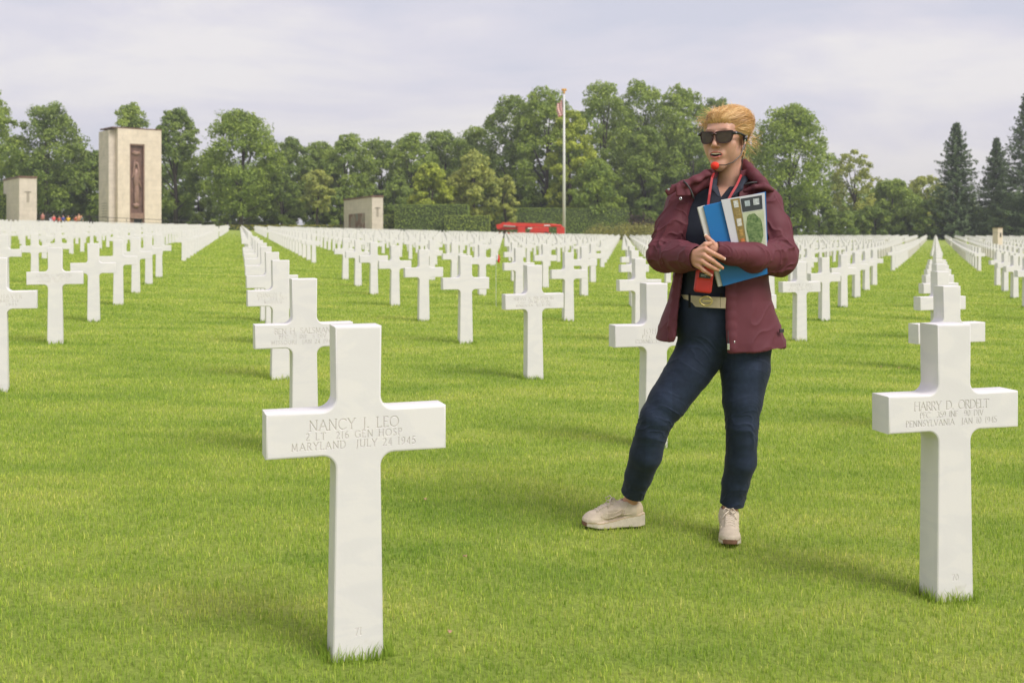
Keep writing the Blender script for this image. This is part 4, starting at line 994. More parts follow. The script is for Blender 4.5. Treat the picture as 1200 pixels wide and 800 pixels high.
prof = np.array([  # z, centre x, half width, half depth (outer surface of the jacket trunk)
 (.70, .100, .262, .165), (.78, .100, .252, .160), (.86, .101, .228, .150), (.94, .102, .200, .143), (1.02, .104, .186, .140),
 (1.10, .106, .184, .138), (1.18, .110, .182, .132), (1.26, .112, .182, .122), (1.31, .114, .178, .108), (1.345, .118, .150, .092), (1.375, .124, .105, .080), (1.41, .13, .085, .075)])
def trunk(X, Y, Z, grow=0., y0=.025):
    z = Z+0*X; cx, a, b = (np.interp(Z, prof[:, 0], prof[:, i]) for i in (1, 2, 3))
    a = a+grow; b = b+grow; u = (X-cx)/a; v = (Y-y0)/b
    r_ = (np.abs(u)**2.3+np.abs(v)**2.3)**(1/2.3)
    return (r_-1)*np.minimum(a, b)*.95
def body():
    f = Field((-.33, -.36, -.0), (.42, .2, 1.70), .0026)
    # cranium, face
    f.ell(H(0, -.018, .038), (.073, .092, .086), .01, M=HM)
    f.ell(H(0, .030, -.016), (.057, .057, .080), .025, M=HM)
    f.ell(H(0, .052, -.062), (.040, .034, .042), .02, M=HM)
    for s_ in (-1, 1):
        f.cone(H(s_*.051, -.012, -.042), H(s_*.008, .063, -.104), .017, .015, .032)
        f.ell(H(s_*.042, .056, -.022), (.024, .020, .020), .02, M=HM)
        f.ell(H(s_*.034, .052, -.044), (.023, .024, .028), .022, M=HM)
    f.ell(H(0, .072, -.108), (.017, .016, .016), .022, M=HM)                      # chin
    f.cone(H(-.036, .074, .030), H(.036, .074, .030), .013, .013, .015)            # brow
    f.ell(H(0, .042, .050), (.052, .030, .033), .02, M=HM)                        # forehead
    for s_ in (-1, 1): f.ell(H(s_*.031, .090, .008), (.016, .012, .010), .008, 'sub', M=HM)   # sockets
    for s_ in (-1, 1): f.ell(H(s_*.031, .073, .008), (.013, .013, .011), .003, M=HM)          # lids
    f.cone(H(0, .086, .018), H(0, .107, -.028), .0065, .0095, .008)                # nose
    f.ell(H(0, .108, -.031), (.0105, .010, .009), .005, M=HM)
    for s_ in (-1, 1): f.ell(H(s_*.0125, .096, -.035), (.007, .009, .0065), .004, M=HM)
    for s_ in (-1, 1): f.cone(H(s_*.0065, .103, -.043), H(s_*.007, .098, -.040), .0028, .002, .002, 'sub')
    # mouth, open in speech
    f.ell(H(0, .083, -.064), (.030, .014, .022), .012, M=HM)
    f.ell(H(0, .100, -.0670), (.0245, .022, .0085), .003, 'sub', M=HM)
    up = [H(-.0265, .083, -.0605), H(-.010, .0985, -.0575), H(0, .1, -.0588), H(.010, .0985, -.0575), H(.0265, .083, -.0605)]
    dn = [H(-.0265, .083, -.0605), H(-.013, .0945, -.0762), H(0, .0965, -.0788), H(.013, .0945, -.0762), H(.0265, .083, -.0605)]
    for P_, r_a in ((up, (.0018, .0030, .0030, .0030, .0018)), (dn, (.0018, .0036, .0042, .0036, .0018))): f.chain(list(zip(P_, r_a)), .002)
    for s_ in (-1, 1):                                                             # ears
        f.ell(H(s_*.0735, -.014, -.004), (.007, .018, .030), .004, M=HM)
        f.ell(H(s_*.079, -.010, .002), (.006, .010, .016), .003, 'sub', M=HM)
        f.ell(H(s_*.072, -.004, -.034), (.006, .008, .009), .004, M=HM)
    # neck and trunk
    nk = W_(857, 228, .04)
    f.cone(H(0, -.022, -.07), nk, .054, .056, .03); f.cone(nk, W_(857, 240, .03), .058, .085, .03, sq=((0, 1, 0), .75))
    f.cone(W_(852, 262, .02), W_(850, 320, .02), .115, .10, .04, sq=((0, 1, 0), .8)); f.cone(W_(848, 340, .02), W_(850, 385, .02), .11, .13, .04, sq=((0, 1, 0), .8))
    for a, b in ((shR, shL),): f.cone(a, b, .045, .045, .03)
    f.put((-.1, -.16, 1.2), (.32, .17, 1.40), lambda X, Y, Z: np.maximum(trunk(X, Y, Z, -.022), np.maximum(1.22-Z, Z-1.37)), .02)
    # arms
    for a, b, c in ((shR, elR, wrR), (shL, elL, wrL)): f.chain([(a, .048), (b, .038), (c, .025)], .015)
    # legs
    for a, b, c in ((hipR, knR, anR), (hipL, knL, anL)):
        f.chain([(a, .075), (b, .045)], .03); f.chain([(b, .045), (b*.6+c*.4, .042), (c, .027)], .02)
    f.cone(anR, anR+np.array([0, 0, -.05]), .027, .022, .02); f.cone(anL, anL+np.array([0, 0, -.05]), .027, .022, .02)
    f.cone(anR+np.array([0, 0, -.045]), anR+np.array([-.11, -.022, -.068]), .016, .010, .01); f.cone(anL+np.array([0, 0, -.045]), anL+np.array([-.015, -.11, -.068]), .016, .010, .01)
    # her right hand: back of the hand to the camera, fingers reaching right and down over the other wrist
    def hand(w0, palm, fingers, thumb, kn):
        f.cone(w0, palm[0], .024, .024, .010, sq=((0, 1, 0), .7))
        for a, b, r1, r2 in palm[1]: f.cone(a, b, r1, r2, .007)
        for pts, rs in fingers+[thumb]:
            f.chain([(p, r) for p, r in zip(pts, rs)], .0022)
    y1 = -.268
    kI, kM, kR_, kP = W_(827, 292.5, y1-.012), W_(825, 299.5, y1-.014), W_(822.5, 306, y1-.012), W_(819.5, 312, y1-.005)
    hand(wrR, (W_(817, 301, -.25), [(W_(815, 297, -.25), kI, .017, .0115), (W_(815, 300, -.25), kM, .017, .0115), (W_(815, 304, -.25), kR_, .017, .011), (W_(815, 308, -.248), kP, .016, .0105)]),
      [([kI, W_(836.5, 297.5, y1-.020), W_(843.5, 300.8, y1-.008), W_(848.5, 303.2, y1+.001)], (.0108, .0092, .0083, .0068)),
       ([kM, W_(834.5, 305.5, y1-.022), W_(841.5, 310.5, y1-.010), W_(846.3, 313.8, y1+.001)], (.0108, .0092, .0082, .0068)),
       ([kR_, W_(831, 311.5, y1-.020), W_(838, 315.2, y1-.009), W_(842.5, 316.5, y1+.003)], (.0102, .0088, .0078, .0064)),
       ([kP, W_(825.5, 317.5, y1-.013), W_(830, 320.6, y1-.004), W_(833.6, 322.4, y1+.003)], (.0092, .0078, .0068, .0056))],
      ([W_(819, 294, -.252), W_(826.5, 286.5, y1+.000), W_(832.5, 285.2, y1+.012)], (.013, .0098, .0080)), None)
    # her left hand: comes out of its sleeve behind, thumb up along the folder
    pL = W_(833, 291, -.232)
    f.cone(wrL, pL, .022, .020, .01, sq=((0, 1, 0), .75))
    f.chain([(W_(838, 289, -.232), .013), (W_(834.5, 284, -.236), .0098), (W_(830.5, 280, -.236), .0088), (W_(827, 276.2, -.230), .0068)], .003)
    for i_, (a, b, c) in enumerate([((831, 289), (823, 290.5), (817, 293)), ((831, 294), (822, 296), (816, 299)), ((832, 299), (823, 302), (817, 305)), ((832, 303), (825, 307), (820, 310))]):
        f.chain([(W_(*a, -.228), .0100), (W_(*b, -.222), .0088), (W_(*c, -.212), .0068)], .0025)
    def colour(V, Nn):
        C = np.tile(np.array(SKIN), (len(V), 1)); q = V-HC; x, y, z = q @ hx, q @ hf, q @ hu
        def mixc(c, wgt): nonlocal C; wgt = np.clip(wgt, 0, 1)[:, None]; C = C*(1-wgt)+np.array(c)*wgt
        mixc((.60, .25, .17), .45*np.exp(-(((np.abs(x)-.042)/.018)**2+((z+.026)/.016)**2+((y-.06)/.04)**2)))       # cheeks
        mixc((.55, .22, .15), .35*np.exp(-((x/.012)**2+((y-.11)/.015)**2+((z+.032)/.012)**2)))
        lip = np.minimum(np.hypot((np.abs(x)*.42), (z+.0665)), 1)
        mixc((.52, .15, .135), np.clip((.0130-np.hypot(x*.44, (z+.0668)*1.05))/.0018, 0, 1)*(y > .082)*(z < -.052))
        mixc((.05, .02, .02), (np.hypot(x/.0235, (z+.0670)/.0078) < 1)*(y < .094)*(y > .05)*1.)                      # mouth cavity
        for s_ in (-1, 1): mixc((.22, .12, .06), .6*np.exp(-(((x-s_*.032)/.016)**2+((z-.031)/.0035)**2)**2)*(y > .06))  # brows
        # nails
        for p, c in ((W_(849.5, 303.6, y1), (.86, .68, .60)), (W_(847.5, 314.6, y1), (.85, .28, .10)), (W_(843.8, 316.8, y1), (.45, .62, .55)), (W_(834.8, 323, y1), (.85, .45, .45)), (W_(826.3, 275.3, -.23), (.80, .72, .55))):
            mixc(c, (np.linalg.norm(V-p, axis=1) < .0066)*1.)
        C *= (1+.06*vn(V, (60, 60, 60)))[:, None]
        hnd = (V[:, 2] < 1.2); C[hnd] *= np.array([1.0, .93, .88])
        return C
    return emit('body', f, M_SKIN, wo, colour=colour)
M_SKIN = mat('skin', rough=.45, var=.06, scale=30, bump=.10, bscale=400, attr='tint', spec=.4)
M_SKIN.node_tree.nodes['Principled BSDF'].inputs['Subsurface Weight'].default_value = .12
M_SKIN.node_tree.nodes['Principled BSDF'].inputs['Subsurface Radius'].default_value = (.012, .005, .003)
bd = body()
# teeth
tm_ = MB()
for i_ in range(-5, 6):
    a_ = i_*.0043; w_t = .0041 if abs(i_) > 1 else .0046
    c_ = H(a_, .0935-a_*a_*16, -.0625+abs(a_)*.04); tm_.box(tuple(c_), (w_t, .004, .0075-.12*abs(a_)), rz=-HY)
tm_.build('teeth', mat('tooth_enamel', (.86, .83, .77), .25, .02), bd, bevel=.0006)

# ---- maroon jacket
M_JKT = mat('maroon_shell', rough=.62, var=.06, scale=9, bump=.05, bscale=900, attr='tint', spec=.22)
def edge(tab): return np.array(sorted([(W_(px, py, -.115)[2], W_(px, py, -.115)[0]) for py, px in tab]))
opL = edge([(410, 790), (395, 792), (370, 796), (345, 800), (315, 804), (285, 806), (258, 807), (240, 808), (226, 812), (212, 826), (200, 834)])
opR = edge([(412, 852), (335, 852), (315, 854), (290, 857), (262, 862), (235, 868), (215, 872), (200, 872)])
MAR = np.array((.118, .031, .042))
def peaks(n_, w_=3.): return (1-np.abs(n_).clip(0, 1))**w_
def limb_folds(V, chain_, rmax, fr, aw, amp, where, off=0, slant=1.):
    """sharp cloth ridges that run across a limb and fade round it"""
    d = np.zeros(len(V)); seen = np.zeros(len(V)); base_ = 0
    for p, q_ in zip(chain_[:-1], chain_[1:]):
        ax = q_-p; L_ = np.linalg.norm(ax); ax = ax/L_; rel = V-p; t = rel @ ax; pr = rel-t[:, None]*ax; dist = np.linalg.norm(pr, axis=1)
        e1 = np.cross(ax, (0, 1, 0)); e1 /= np.linalg.norm(e1); e2 = np.cross(ax, e1); th = np.arctan2(pr @ e2, pr @ e1)
        m_ = np.clip((rmax-dist)/.02, 0, 1)*np.clip((t+.02)/.03, 0, 1)*np.clip((L_+.02-t)/.03, 0, 1)
        T_ = t+base_; Q_ = np.c_[T_*fr+slant*np.sin(th)*1.0+.6*vn(V, (9, 9, 9), off), np.cos(th)*aw, np.sin(th)*aw]
        n1 = vn(Q_, (1, 1, 1), off+3); n2 = vn(Q_*np.array([1.9, 1.3, 1.3]), (1, 1, 1), off+17)
        a_ = where(T_, V)
        d += m_*amp*a_*(peaks(n1*2.6, 2.2)*(.35+.65*np.abs(vn(Q_*.7, (1, 1, 1), off+31)*2).clip(0, 1))+.45*peaks(n2*2.8, 2.5)-.30)
        base_ += L_
    return d
def folds(V, Nn):
    """cloth relief: soft drape on the trunk, creases along the sleeves"""
    on = (np.linalg.norm(np.cross(V-shR, (elR-shR)/np.linalg.norm(elR-shR)), axis=1) < .09)*1.
    d = .0030*vn(V, (8, 8, 6))+.0012*vn(V, (30, 30, 14), 7)
    body_ = (trunk(V[:, 0], V[:, 1], V[:, 2]) < .012)*1.
    lo_ = np.clip((1.06-V[:, 2])/.2, 0, 1)*body_
    d += lo_*(.0060*vn(V, (17, 8, 2.6), 3)+.0040*peaks(vn(V+np.c_[V[:, 2]*.35, 0*V[:, 0], 0*V[:, 0]], (15, 9, 4.5), 9)*2.4, 2.5)+.0030*peaks(vn(V-np.c_[V[:, 2]*.6, 0*V[:, 0], 0*V[:, 0]], (20, 9, 9), 19)*2.4, 3))
    d += body_*(1-lo_)*.0035*peaks(vn(V, (10, 8, 9), 23)*2.4, 2.5)
    for ch, L0, o_ in (((shR, elR, wrR), np.linalg.norm(elR-shR), 0), ((shL, elL, W_(884, 300, -.165), W_(855, 297, -.218), wrL), np.linalg.norm(elL-shL), 40)):
        d += limb_folds(V, ch, .092, 15, 1.0, .0105, lambda T_, V_: .45+.75*np.exp(-((T_-L0)/.12)**2), o_)
    return d
def jacket():
    f = Field((-.24, -.36, .68), (.46, .22, 1.50), .0028)
    def shell(X, Y, Z):
        d = trunk(X, Y, Z); th = .0055
        sh = np.abs(d+th)-th
        L_, Rr = np.interp(Z, opL[:, 0], opL[:, 1]), np.interp(Z, opR[:, 0], opR[:, 1])
        hole = np.maximum(np.maximum(L_-X, X-Rr), Y-.0)                          # <0 inside the opening
        hem = np.where(X < .02, .785+.03*(X+.08)-Z, .748+.012*np.clip((X-.2)*5, 0, 1)-Z)
        return np.maximum(np.maximum(sh, -hole), hem)
    f.put((-.24, -.2, .70), (.42, .22, 1.42), shell, .001)
    # shoulders and sleeves
    f.chain([(W_(826, 216, .045), .035), (shR+np.array([0, 0, -.012]), .066), (elR*.5+shR*.5, .064), (elR, .062)], .02)
    f.chain([(elR, .062), (elR*.45+wrR*.55, .057), (W_(812, 301, -.222), .052)], .012)
    f.chain([(W_(886, 216, .045), .035), (shL+np.array([0, 0, -.012]), .066), (elL*.5+shL*.5, .067), (elL+np.array([.004, 0, 0]), .066)], .02)
    f.chain([(elL, .064), (W_(884, 300, -.165), .055), (W_(855, 297, -.218), .043), (W_(843, 293, -.222), .034)], .012)
    # baggy cloth hanging under her left elbow and forearm
    f.cone(W_(914, 309, -.06), W_(882, 306, -.155), .048, .040, .03)
    # open cuffs
    dR = (wrR-elR)/np.linalg.norm(wrR-elR); dL = W_(840, 292, -.218)-W_(862, 299, -.18); dL /= np.linalg.norm(dL)
    f.cone(W_(815, 301.5, -.232), W_(822, 302.5, -.262), .041, .043, .002, 'sub'); f.cone(W_(841, 292.5, -.214), W_(834, 290, -.235), .026, .028, .002, 'sub')
    # stand collar and hood rolls
    f.chain([(W_(836, 199, -.045), .010), (W_(829, 203, -.075), .014), (W_(816, 210, -.088), .017), (W_(802, 216, -.085), .018), (W_(790, 219, -.075), .014)], .012, sq=((.25, -.45, .85), .62))
    f.chain([(W_(838, 204, -.03), .014), (W_(826, 214, -.05), .022), (W_(812, 222, -.06), .026)], .018)
    f.chain([(W_(872, 190, .03), .013), (W_(876, 196, -.01), .018), (W_(883, 205, -.045), .022), (W_(892, 214, -.07), .022), (W_(901, 222, -.075), .015)], .012)
    f.chain([(W_(874, 200, .02), .022), (W_(884, 211, -.0), .030), (W_(894, 222, -.02), .032)], .018)
    f.chain([(W_(873, 224, -.088), .008), (W_(884, 219, -.098), .011), (W_(896, 219, -.098), .012), (W_(905, 223, -.085), .009)], .008)
    f.chain([(W_(836, 201, .0), .016), (W_(843, 196, .09), .026), (W_(862, 193, .115), .032), (W_(876, 198, .07), .026)], .02)   # hood gathered behind the neck
    f.chain([(W_(848, 212, .11), .045), (W_(868, 212, .11), .045)], .03)
    # flap of the left lapel with its snap
    f.box(W_(801, 224, -.098), (.030, .0045, .020), .006, M=basis((.18, -.98, .15))[0:3], rd=.004)
    f.box(W_(789, 222, -.094), (.030, .004, .011), .005, M=np.array([[.86, -.1, .5], [.05, .99, .1], [-.5, 0, .86]]), rd=.003)
    # front placket strips along both openings
    for tab, sx in ((opL, -1), (opR, 1)):
        for z0, z1 in zip(np.arange(.80 if sx < 0 else .765, 1.32, .04), np.arange(.84 if sx < 0 else .805, 1.36, .04)):
            P_ = []
            for z in (z0, z1):
                x = np.interp(z, tab[:, 0], tab[:, 1])+sx*.012; cx, a, b = (np.interp(z, prof[:, 0], prof[:, i]) for i in (1, 2, 3))
                yv = .025-b*(max(0, 1-abs((x-cx)/a)**2.3))**(1/2.3); P_.append((x, yv+.001, z))
            f.cone(P_[0], P_[1], .013, .013, .006, sq=((0, 1, 0), .45))
    # deep creases at the inside of the elbows, armpits
    for a, b, r_ in ((W_(783, 283, -.10), W_(799, 279, -.13), .004), (W_(905, 291, -.09), W_(888, 282, -.12), .005), (W_(922, 300, -.09), W_(900, 306, -.15), .004), (W_(909, 284, -.075), W_(926, 289, -.06), .004),
                     (W_(770, 283, -.075), W_(789, 288, -.12), .004), (W_(898, 316, -.17), W_(878, 309, -.19), .003), (W_(868, 305, -.20), W_(856, 290, -.212), .003)):
        f.cone(a, b, r_, r_*.6, .012, 'sub')
    def colour(V, Nn):
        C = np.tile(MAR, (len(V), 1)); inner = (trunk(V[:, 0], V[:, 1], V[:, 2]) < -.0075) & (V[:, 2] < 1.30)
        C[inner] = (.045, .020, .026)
        return C*(1+.10*vn(V, (5, 5, 5)))[:, None]
    return emit('jacket', f, M_JKT, wo, disp=folds, colour=colour)
jk = jacket()
M_ZIP = mat('zip_tape', (.035, .032, .036), .5); M_SNAP = mat('snap_metal', (.62, .62, .64), .25, metal=.8); M_NAVY = mat('navy_knit', (.014, .018, .034), .8, .15, 30, .2, 500)
def surf(px, py, extra=0.0):
    """point on the front of the jacket trunk seen at this spot"""
    p = W_(px, py, -.11); cx, a, b = (np.interp(p[2], prof[:, 0], prof[:, i]) for i in (1, 2, 3))
    y = .025-b*(max(0, 1-abs((p[0]-cx)/a)**2.3))**(1/2.3)
    return W_(px, py, y-extra)
MB().tube([surf(853.4, y_, .006) for y_ in range(338, 408, 6)], .0024, 6).build('zip', M_SNAP if 0 else M_ZIP, jk, smooth=True)
MB().box(tuple(surf(853.6, 406, .010)), (.009, .005, .024)).build('zip_pull', M_SNAP, jk, bevel=.001)
zp = [W_(801, 212, -.104), W_(805, 216, -.109), W_(809, 222, -.113), (W_(812, 229, -.113)), W_(813, 233, -.112)]
MB().tube(zp, .0032, 6).build('zip', M_ZIP, jk, smooth=True)
MB().tube([W_(873, 216, -.115), W_(880, 214, -.112), W_(887, 213.5, -.108)], .003, 6).build('drawcord', M_ZIP, jk, smooth=True)
def disc(name, p, r_, m, parent, nrm=(0, -1, 0)):
    nrm = Vector(nrm).normalized(); p = Vector(p); MB().tube([p, p+nrm*.0015, p+nrm*.0022], [r_, r_, r_*.8], 16).build(name, m, parent, smooth=False)
    MB().tube([p+nrm*.0018, p+nrm*.0026], [r_*.5, r_*.42], 12).build(name, M_ZIP, parent)
for px, py, ex in ((858, 344, .0065), (860, 400.5, .0065)): disc('snap', surf(px, py, ex), .0052, M_SNAP, jk)
disc('snap', W_(797.5, 232.8, -.119), .0055, M_SNAP, jk); disc('snap', W_(783.5, 222, -.106), .0042, M_SNAP, jk)
MB().box(tuple(W_(916, 387.5, surf(914, 387)[1]-.004)), (.020, .006, .014), rz=R(28)).build('woven_label', M_ZIP, jk, bevel=.001)

# ---- navy polo shirt
def shirt():
    f = Field((-.1, -.16, .88), (.32, .17, 1.46), .0035)
    def t_(X, Y, Z):
        g = -.012-.018*np.clip((1.2-Z)/.2, 0, 1)+0*X
        bust = .012*np.exp(-((Z-1.20)/.07)**2)
        return np.maximum(trunk(X, Y, Z, g)-bust, np.maximum(.93-Z, Z-1.385))
    f.put((-.1, -.16, .9), (.32, .17, 1.43), t_, .001)
    f.cone(W_(857, 236, .035), W_(857, 212, .045), .066, .062, .02)
    f.cone(W_(855, 226, .02), W_(858, 190, .05), .0545, .058, .004, 'sub')                   # neck hole
    def vcut(X, Y, Z):
        za, zb = W_(848, 206, -.09)[2], W_(848, 231, -.11)[2]; xa, xb = W_(842, 206, -.09)[0], W_(869, 206, -.09)[0]; xc = W_(848.5, 231, -.11)[0]; t = np.clip((za-Z)/(za-zb), -1, 1)
        return np.maximum(np.maximum((xa*(1-t)+xc*t)-X, X-(xb*(1-t)+xc*t)), np.maximum(Y-.01, zb-Z))
    f.put((0, -.15, 1.25), (.25, .02, 1.45), vcut, .002, 'sub')
    # V neck placket
    a, b, c = W_(843, 206, -.10), W_(870, 206, -.10), W_(848, 231, -.16)
    for i_ in range(9):
        t = i_/8; f.cone(a*(1-t)+c*t+np.array([.003, .01, 0]), b*(1-t)+c*t+np.array([-.003, .01, 0]), .012*(1-t)+.004, .012*(1-t)+.004, .004, 'sub')
    # collar leaves
    for P_ in ([(839, 203, .0), (836, 212, -.045), (837, 221, -.085), (842, 229, -.105)], [(873, 201, .01), (871, 211, -.04), (866, 221, -.085), (857, 229, -.105)]):
        f.chain([(W_(*q), r_) for q, r_ in zip(P_, (.010, .013, .014, .010))], .008, sq=((.3 if P_[0][0] < 850 else -.3, -.7, .5), .5))
    def dsp(V, Nn): return .003*vn(V, (11, 11, 8), 4)+.0025*vn(V, (26, 26, 14), 1)-.002*ridge(V, (14, 14, 22), 3, 4)*(V[:, 2] < 1.1)
    return emit('polo_shirt', f, M_NAVY, wo, disp=dsp)
sh = shirt()

# ---- jeans
def jeans():
    f = Field((-.31, -.2, .06), (.36, .24, 1.0), .0028)
    f.cone(W_(827, 362, .015), W_(868, 362, .015), .112, .112, .03)
    f.cone(W_(830, 345, .015), W_(866, 345, .015), .100, .100, .03); f.cone(W_(828, 385, .02), W_(870, 385, .02), .118, .118, .03)
    f.chain([(W_(830, 396, .02), .110), (W_(809, 432, .0), .089), (W_(783, 470, -.015), .077), (W_(770, 489, -.02), .067), (W_(764, 505, -.01), .063), (W_(757, 532, .02), .064), (W_(748, 558, .075), .054), (W_(742, 578, .112), .046)], .012)
    f.chain([(W_(872, 396, .02), .112), (W_(873, 432, .0), .097), (W_(870, 470, -.018), .077), (W_(869, 498, -.025), .063), (W_(869, 512, -.015), .0605), (W_(868, 540, .005), .061), (W_(862, 566, .035), .053), (W_(857, 588, .056), .0465)], .012)
    # cut at waist and cuffs
    f.put((-.31, -.2, .9), (.36, .24, 1.0), lambda X, Y, Z: Z-.962+0*X+0*Y, op='int')
    for a, nn in ((W_(741.5, 577, .115), (W_(741.5, 577, .115)-W_(752, 545, .07))), (W_(858, 588, .062), W_(858, 588, .062)-W_(864, 555, .04))):
        nn = nn/np.linalg.norm(nn)
        for dd in (0, .02, .04, .06): pass
        a = a-nn*.006; f.cone(a-nn*.026, a+nn*.006, .0495, .0490, .001)
        f.cone(a+nn*.016, a+nn*.10, .041, .041, .001, 'sub'); f.put(a-.1, a+.1, lambda X, Y, Z: -((X-a[0])*nn[0]+(Y-a[1])*nn[1]+(Z-a[2])*nn[2]-.013)+0., .001, 'sub')
    def dsp(V, Nn):
        d = .0015*vn(V, (16, 16, 9), 2)
        for P_, o_ in (((W_(829, 396, .02), W_(770, 489, -.02), W_(742, 582, .115)), 5), ((W_(872, 396, .02), W_(869, 498, -.025), W_(858, 591, .06)), 60)):
            kz = .45
            d += limb_folds(V, P_, .128, 26, .8, .0052, lambda T_, V_: .12+.85*np.exp(-((V_[:, 2]-kz)/.075)**2)+.5*np.exp(-((V_[:, 2]-.16)/.05)**2)+.55*np.exp(-((V_[:, 2]-.74)/.10)**2), o_, slant=1.6)
        return d
    def colour(V, Nn):
        C = np.tile(np.array((.0135, .021, .041)), (len(V), 1)); C *= (1+.16*vn(V, (7, 7, 7))+.10*vn(V, (40, 40, 60), 3))[:, None]
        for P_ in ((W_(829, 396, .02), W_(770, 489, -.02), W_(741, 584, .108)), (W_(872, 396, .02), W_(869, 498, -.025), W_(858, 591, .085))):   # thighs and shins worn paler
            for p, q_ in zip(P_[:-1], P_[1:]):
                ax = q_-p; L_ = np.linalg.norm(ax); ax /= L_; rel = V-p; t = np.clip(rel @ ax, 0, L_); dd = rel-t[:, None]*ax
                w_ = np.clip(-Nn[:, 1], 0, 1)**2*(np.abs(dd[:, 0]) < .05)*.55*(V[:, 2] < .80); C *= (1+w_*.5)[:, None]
        C[V[:, 2] < .10] *= 1
        return C
    return emit('jeans', f, M_DEN, wo, disp=dsp, colour=colour)
M_DEN = mat('dark_denim', rough=.75, var=.15, scale=60, bump=.15, bscale=1200, attr='tint', spec=.25, sheen=.05)
jn = jeans()
# seams: stitched line down the outer leg, pocket edge
MB().tube([W_(902, 420, -.03), W_(893, 450, -.05), W_(889, 480, -.05), W_(886, 505, -.045), W_(884, 540, -.01), W_(877, 570, .03)], .0018, 5).build('seam', mat('seam_thread', (.03, .04, .07), .8), jn, smooth=True)
# ---- belt with buckle
M_BELT = mat('canvas_belt', (.52, .43, .30), .8, .12, 40, .3, 300)
def belt():
    V, Q = [], []; n = 40
    for i in range(n+1):
        a = -math.pi*(1.04)+i*math.pi*1.08/n
        x = .106+.164*math.cos(a); y = .018+.136*math.sin(a)*1.0; z = .930-.006*math.cos(a)+.006
        for dz, dr in ((-.021, 0), (-.021, .005), (.021, .005), (.021, 0)):
            V.append((x+dr*math.cos(a), y+dr*math.sin(a), z+dz))
    for i in range(n):
        for k in range(4): Q.append((i*4+k, i*4+(k+1) % 4, i*4+4+(k+1) % 4, i*4+4+k))
    return mesh_np('belt', V, np.array(Q), M_BELT, wo, smooth=False)
bt = belt()
M_GOLD = mat('brushed_gold', (.62, .50, .20), .3, .1, metal=.85)
bc = W_(827, 352.5, -.134)
ring = [Vector(bc)+Vector((.0235*math.cos(a), -.004, .0175*math.sin(a))) for a in np.linspace(0, 2*math.pi, 25)]
MB().tube(ring, .0034, 6, cap=False).build('buckle', M_GOLD, bt, smooth=True)
MB().box(tuple(bc+np.array([.006, -.003, 0])), (.036, .004, .005)).build('buckle_prong', M_GOLD, bt, bevel=.001)
for px in (808, 845): MB().box(tuple(W_(px, 352, -.098 if px < 820 else -.118)), (.009, .004, .056), rz=R(-35 if px < 820 else 12)).build('belt_loop', M_DEN, jn, bevel=.001)
bpy.data.objects[jn.name]

# ---- sunglasses
M_FRM = mat('dark_tortoiseshell', (.014, .008, .007), .22, .5, 60, spec=.4, col2=(.06, .02, .012)); M_LENS = mat('brown_lens', (.030, .019, .011), .12, .5, 25, spec=.35, col2=(.075, .055, .025))
M_TEMP = mat('black_acetate', (.012, .012, .013), .2, spec=.6)
sg = empty('sunglasses'); sg.parent = wo
def lens_outline(s_, grow=0.):
    # slightly winged lens, x from the bridge outwards
    P_ = [(.006, .019), (.022, .0235), (.046, .0255), (.062, .0265), (.0655, .018), (.061, -.004), (.053, -.0165), (.036, -.0205), (.019, -.0185), (.0095, -.008)]
    c = np.mean(P_, 0); return [(s_*(c[0]+(x-c[0])*(1+grow)), c[1]+(z-c[1])*(1+grow*1.25)) for x, z in P_]
def smoothloop(P_, n=4):
    P_ = np.array(P_); out_ = []
    for i in range(len(P_)):
        p0, p1, p2, p3 = P_[i-1], P_[i], P_[(i+1) % len(P_)], P_[(i+2) % len(P_)]
        for t in np.arange(n)/n: out_.append(.5*((2*p1)+(-p0+p2)*t+(2*p0-5*p1+4*p2-p3)*t*t+(-p0+3*p1-3*p2+p3)*t**3))
    return out_
def gl(x, z, dy=0): return H(x*1.02, .108-5.2*x*x+dy, z-.003)
for s_ in (-1, 1):
    o_, i_ = smoothloop(lens_outline(s_, .07)), smoothloop(lens_outline(s_, -.08)); n = len(o_)
    V = [gl(*q, .003) for q in o_]+[gl(*q, .003) for q in i_]+[gl(*q, -.003) for q in i_]+[gl(*q, -.003) for q in o_]
    Q = []
    for a, b in ((0, 1), (1, 2), (2, 3), (3, 0)):
        for k in range(n): Q.append((a*n+k, a*n+(k+1) % n, b*n+(k+1) % n, b*n+k))
    mesh_np('rim', V, np.array(Q), M_FRM, sg, smooth=False)
    c = np.mean(i_, 0); V = [gl(*c, .0015)]+[gl(*q, .0005) for q in smoothloop(lens_outline(s_, -.06))]
    mesh_np('lens', V, np.array([(0, 1+k, 1+(k+1) % n) for k in range(n)]), M_LENS, sg, smooth=True)
    MB().tube([gl(s_*.063, .017, -.001), H(s_*.078, .078, .016), H(s_*.0815, .045, .016), H(s_*.082, .0, .014), H(s_*.080, -.03, -.004)], [.0065, .0062, .0052, .004, .003], 8).build('temple', M_TEMP, sg, smooth=True)
    MB().box(tuple(H(s_*.0785, .076, .017)), (.005, .016, .006), rz=HY*-1).build('hinge', M_SNAP, sg)
MB().tube([gl(-.010, .012, .001), gl(0, .0145, .003), gl(.010, .012, .001)], .0045, 8).build('bridge', M_FRM, sg, smooth=True)

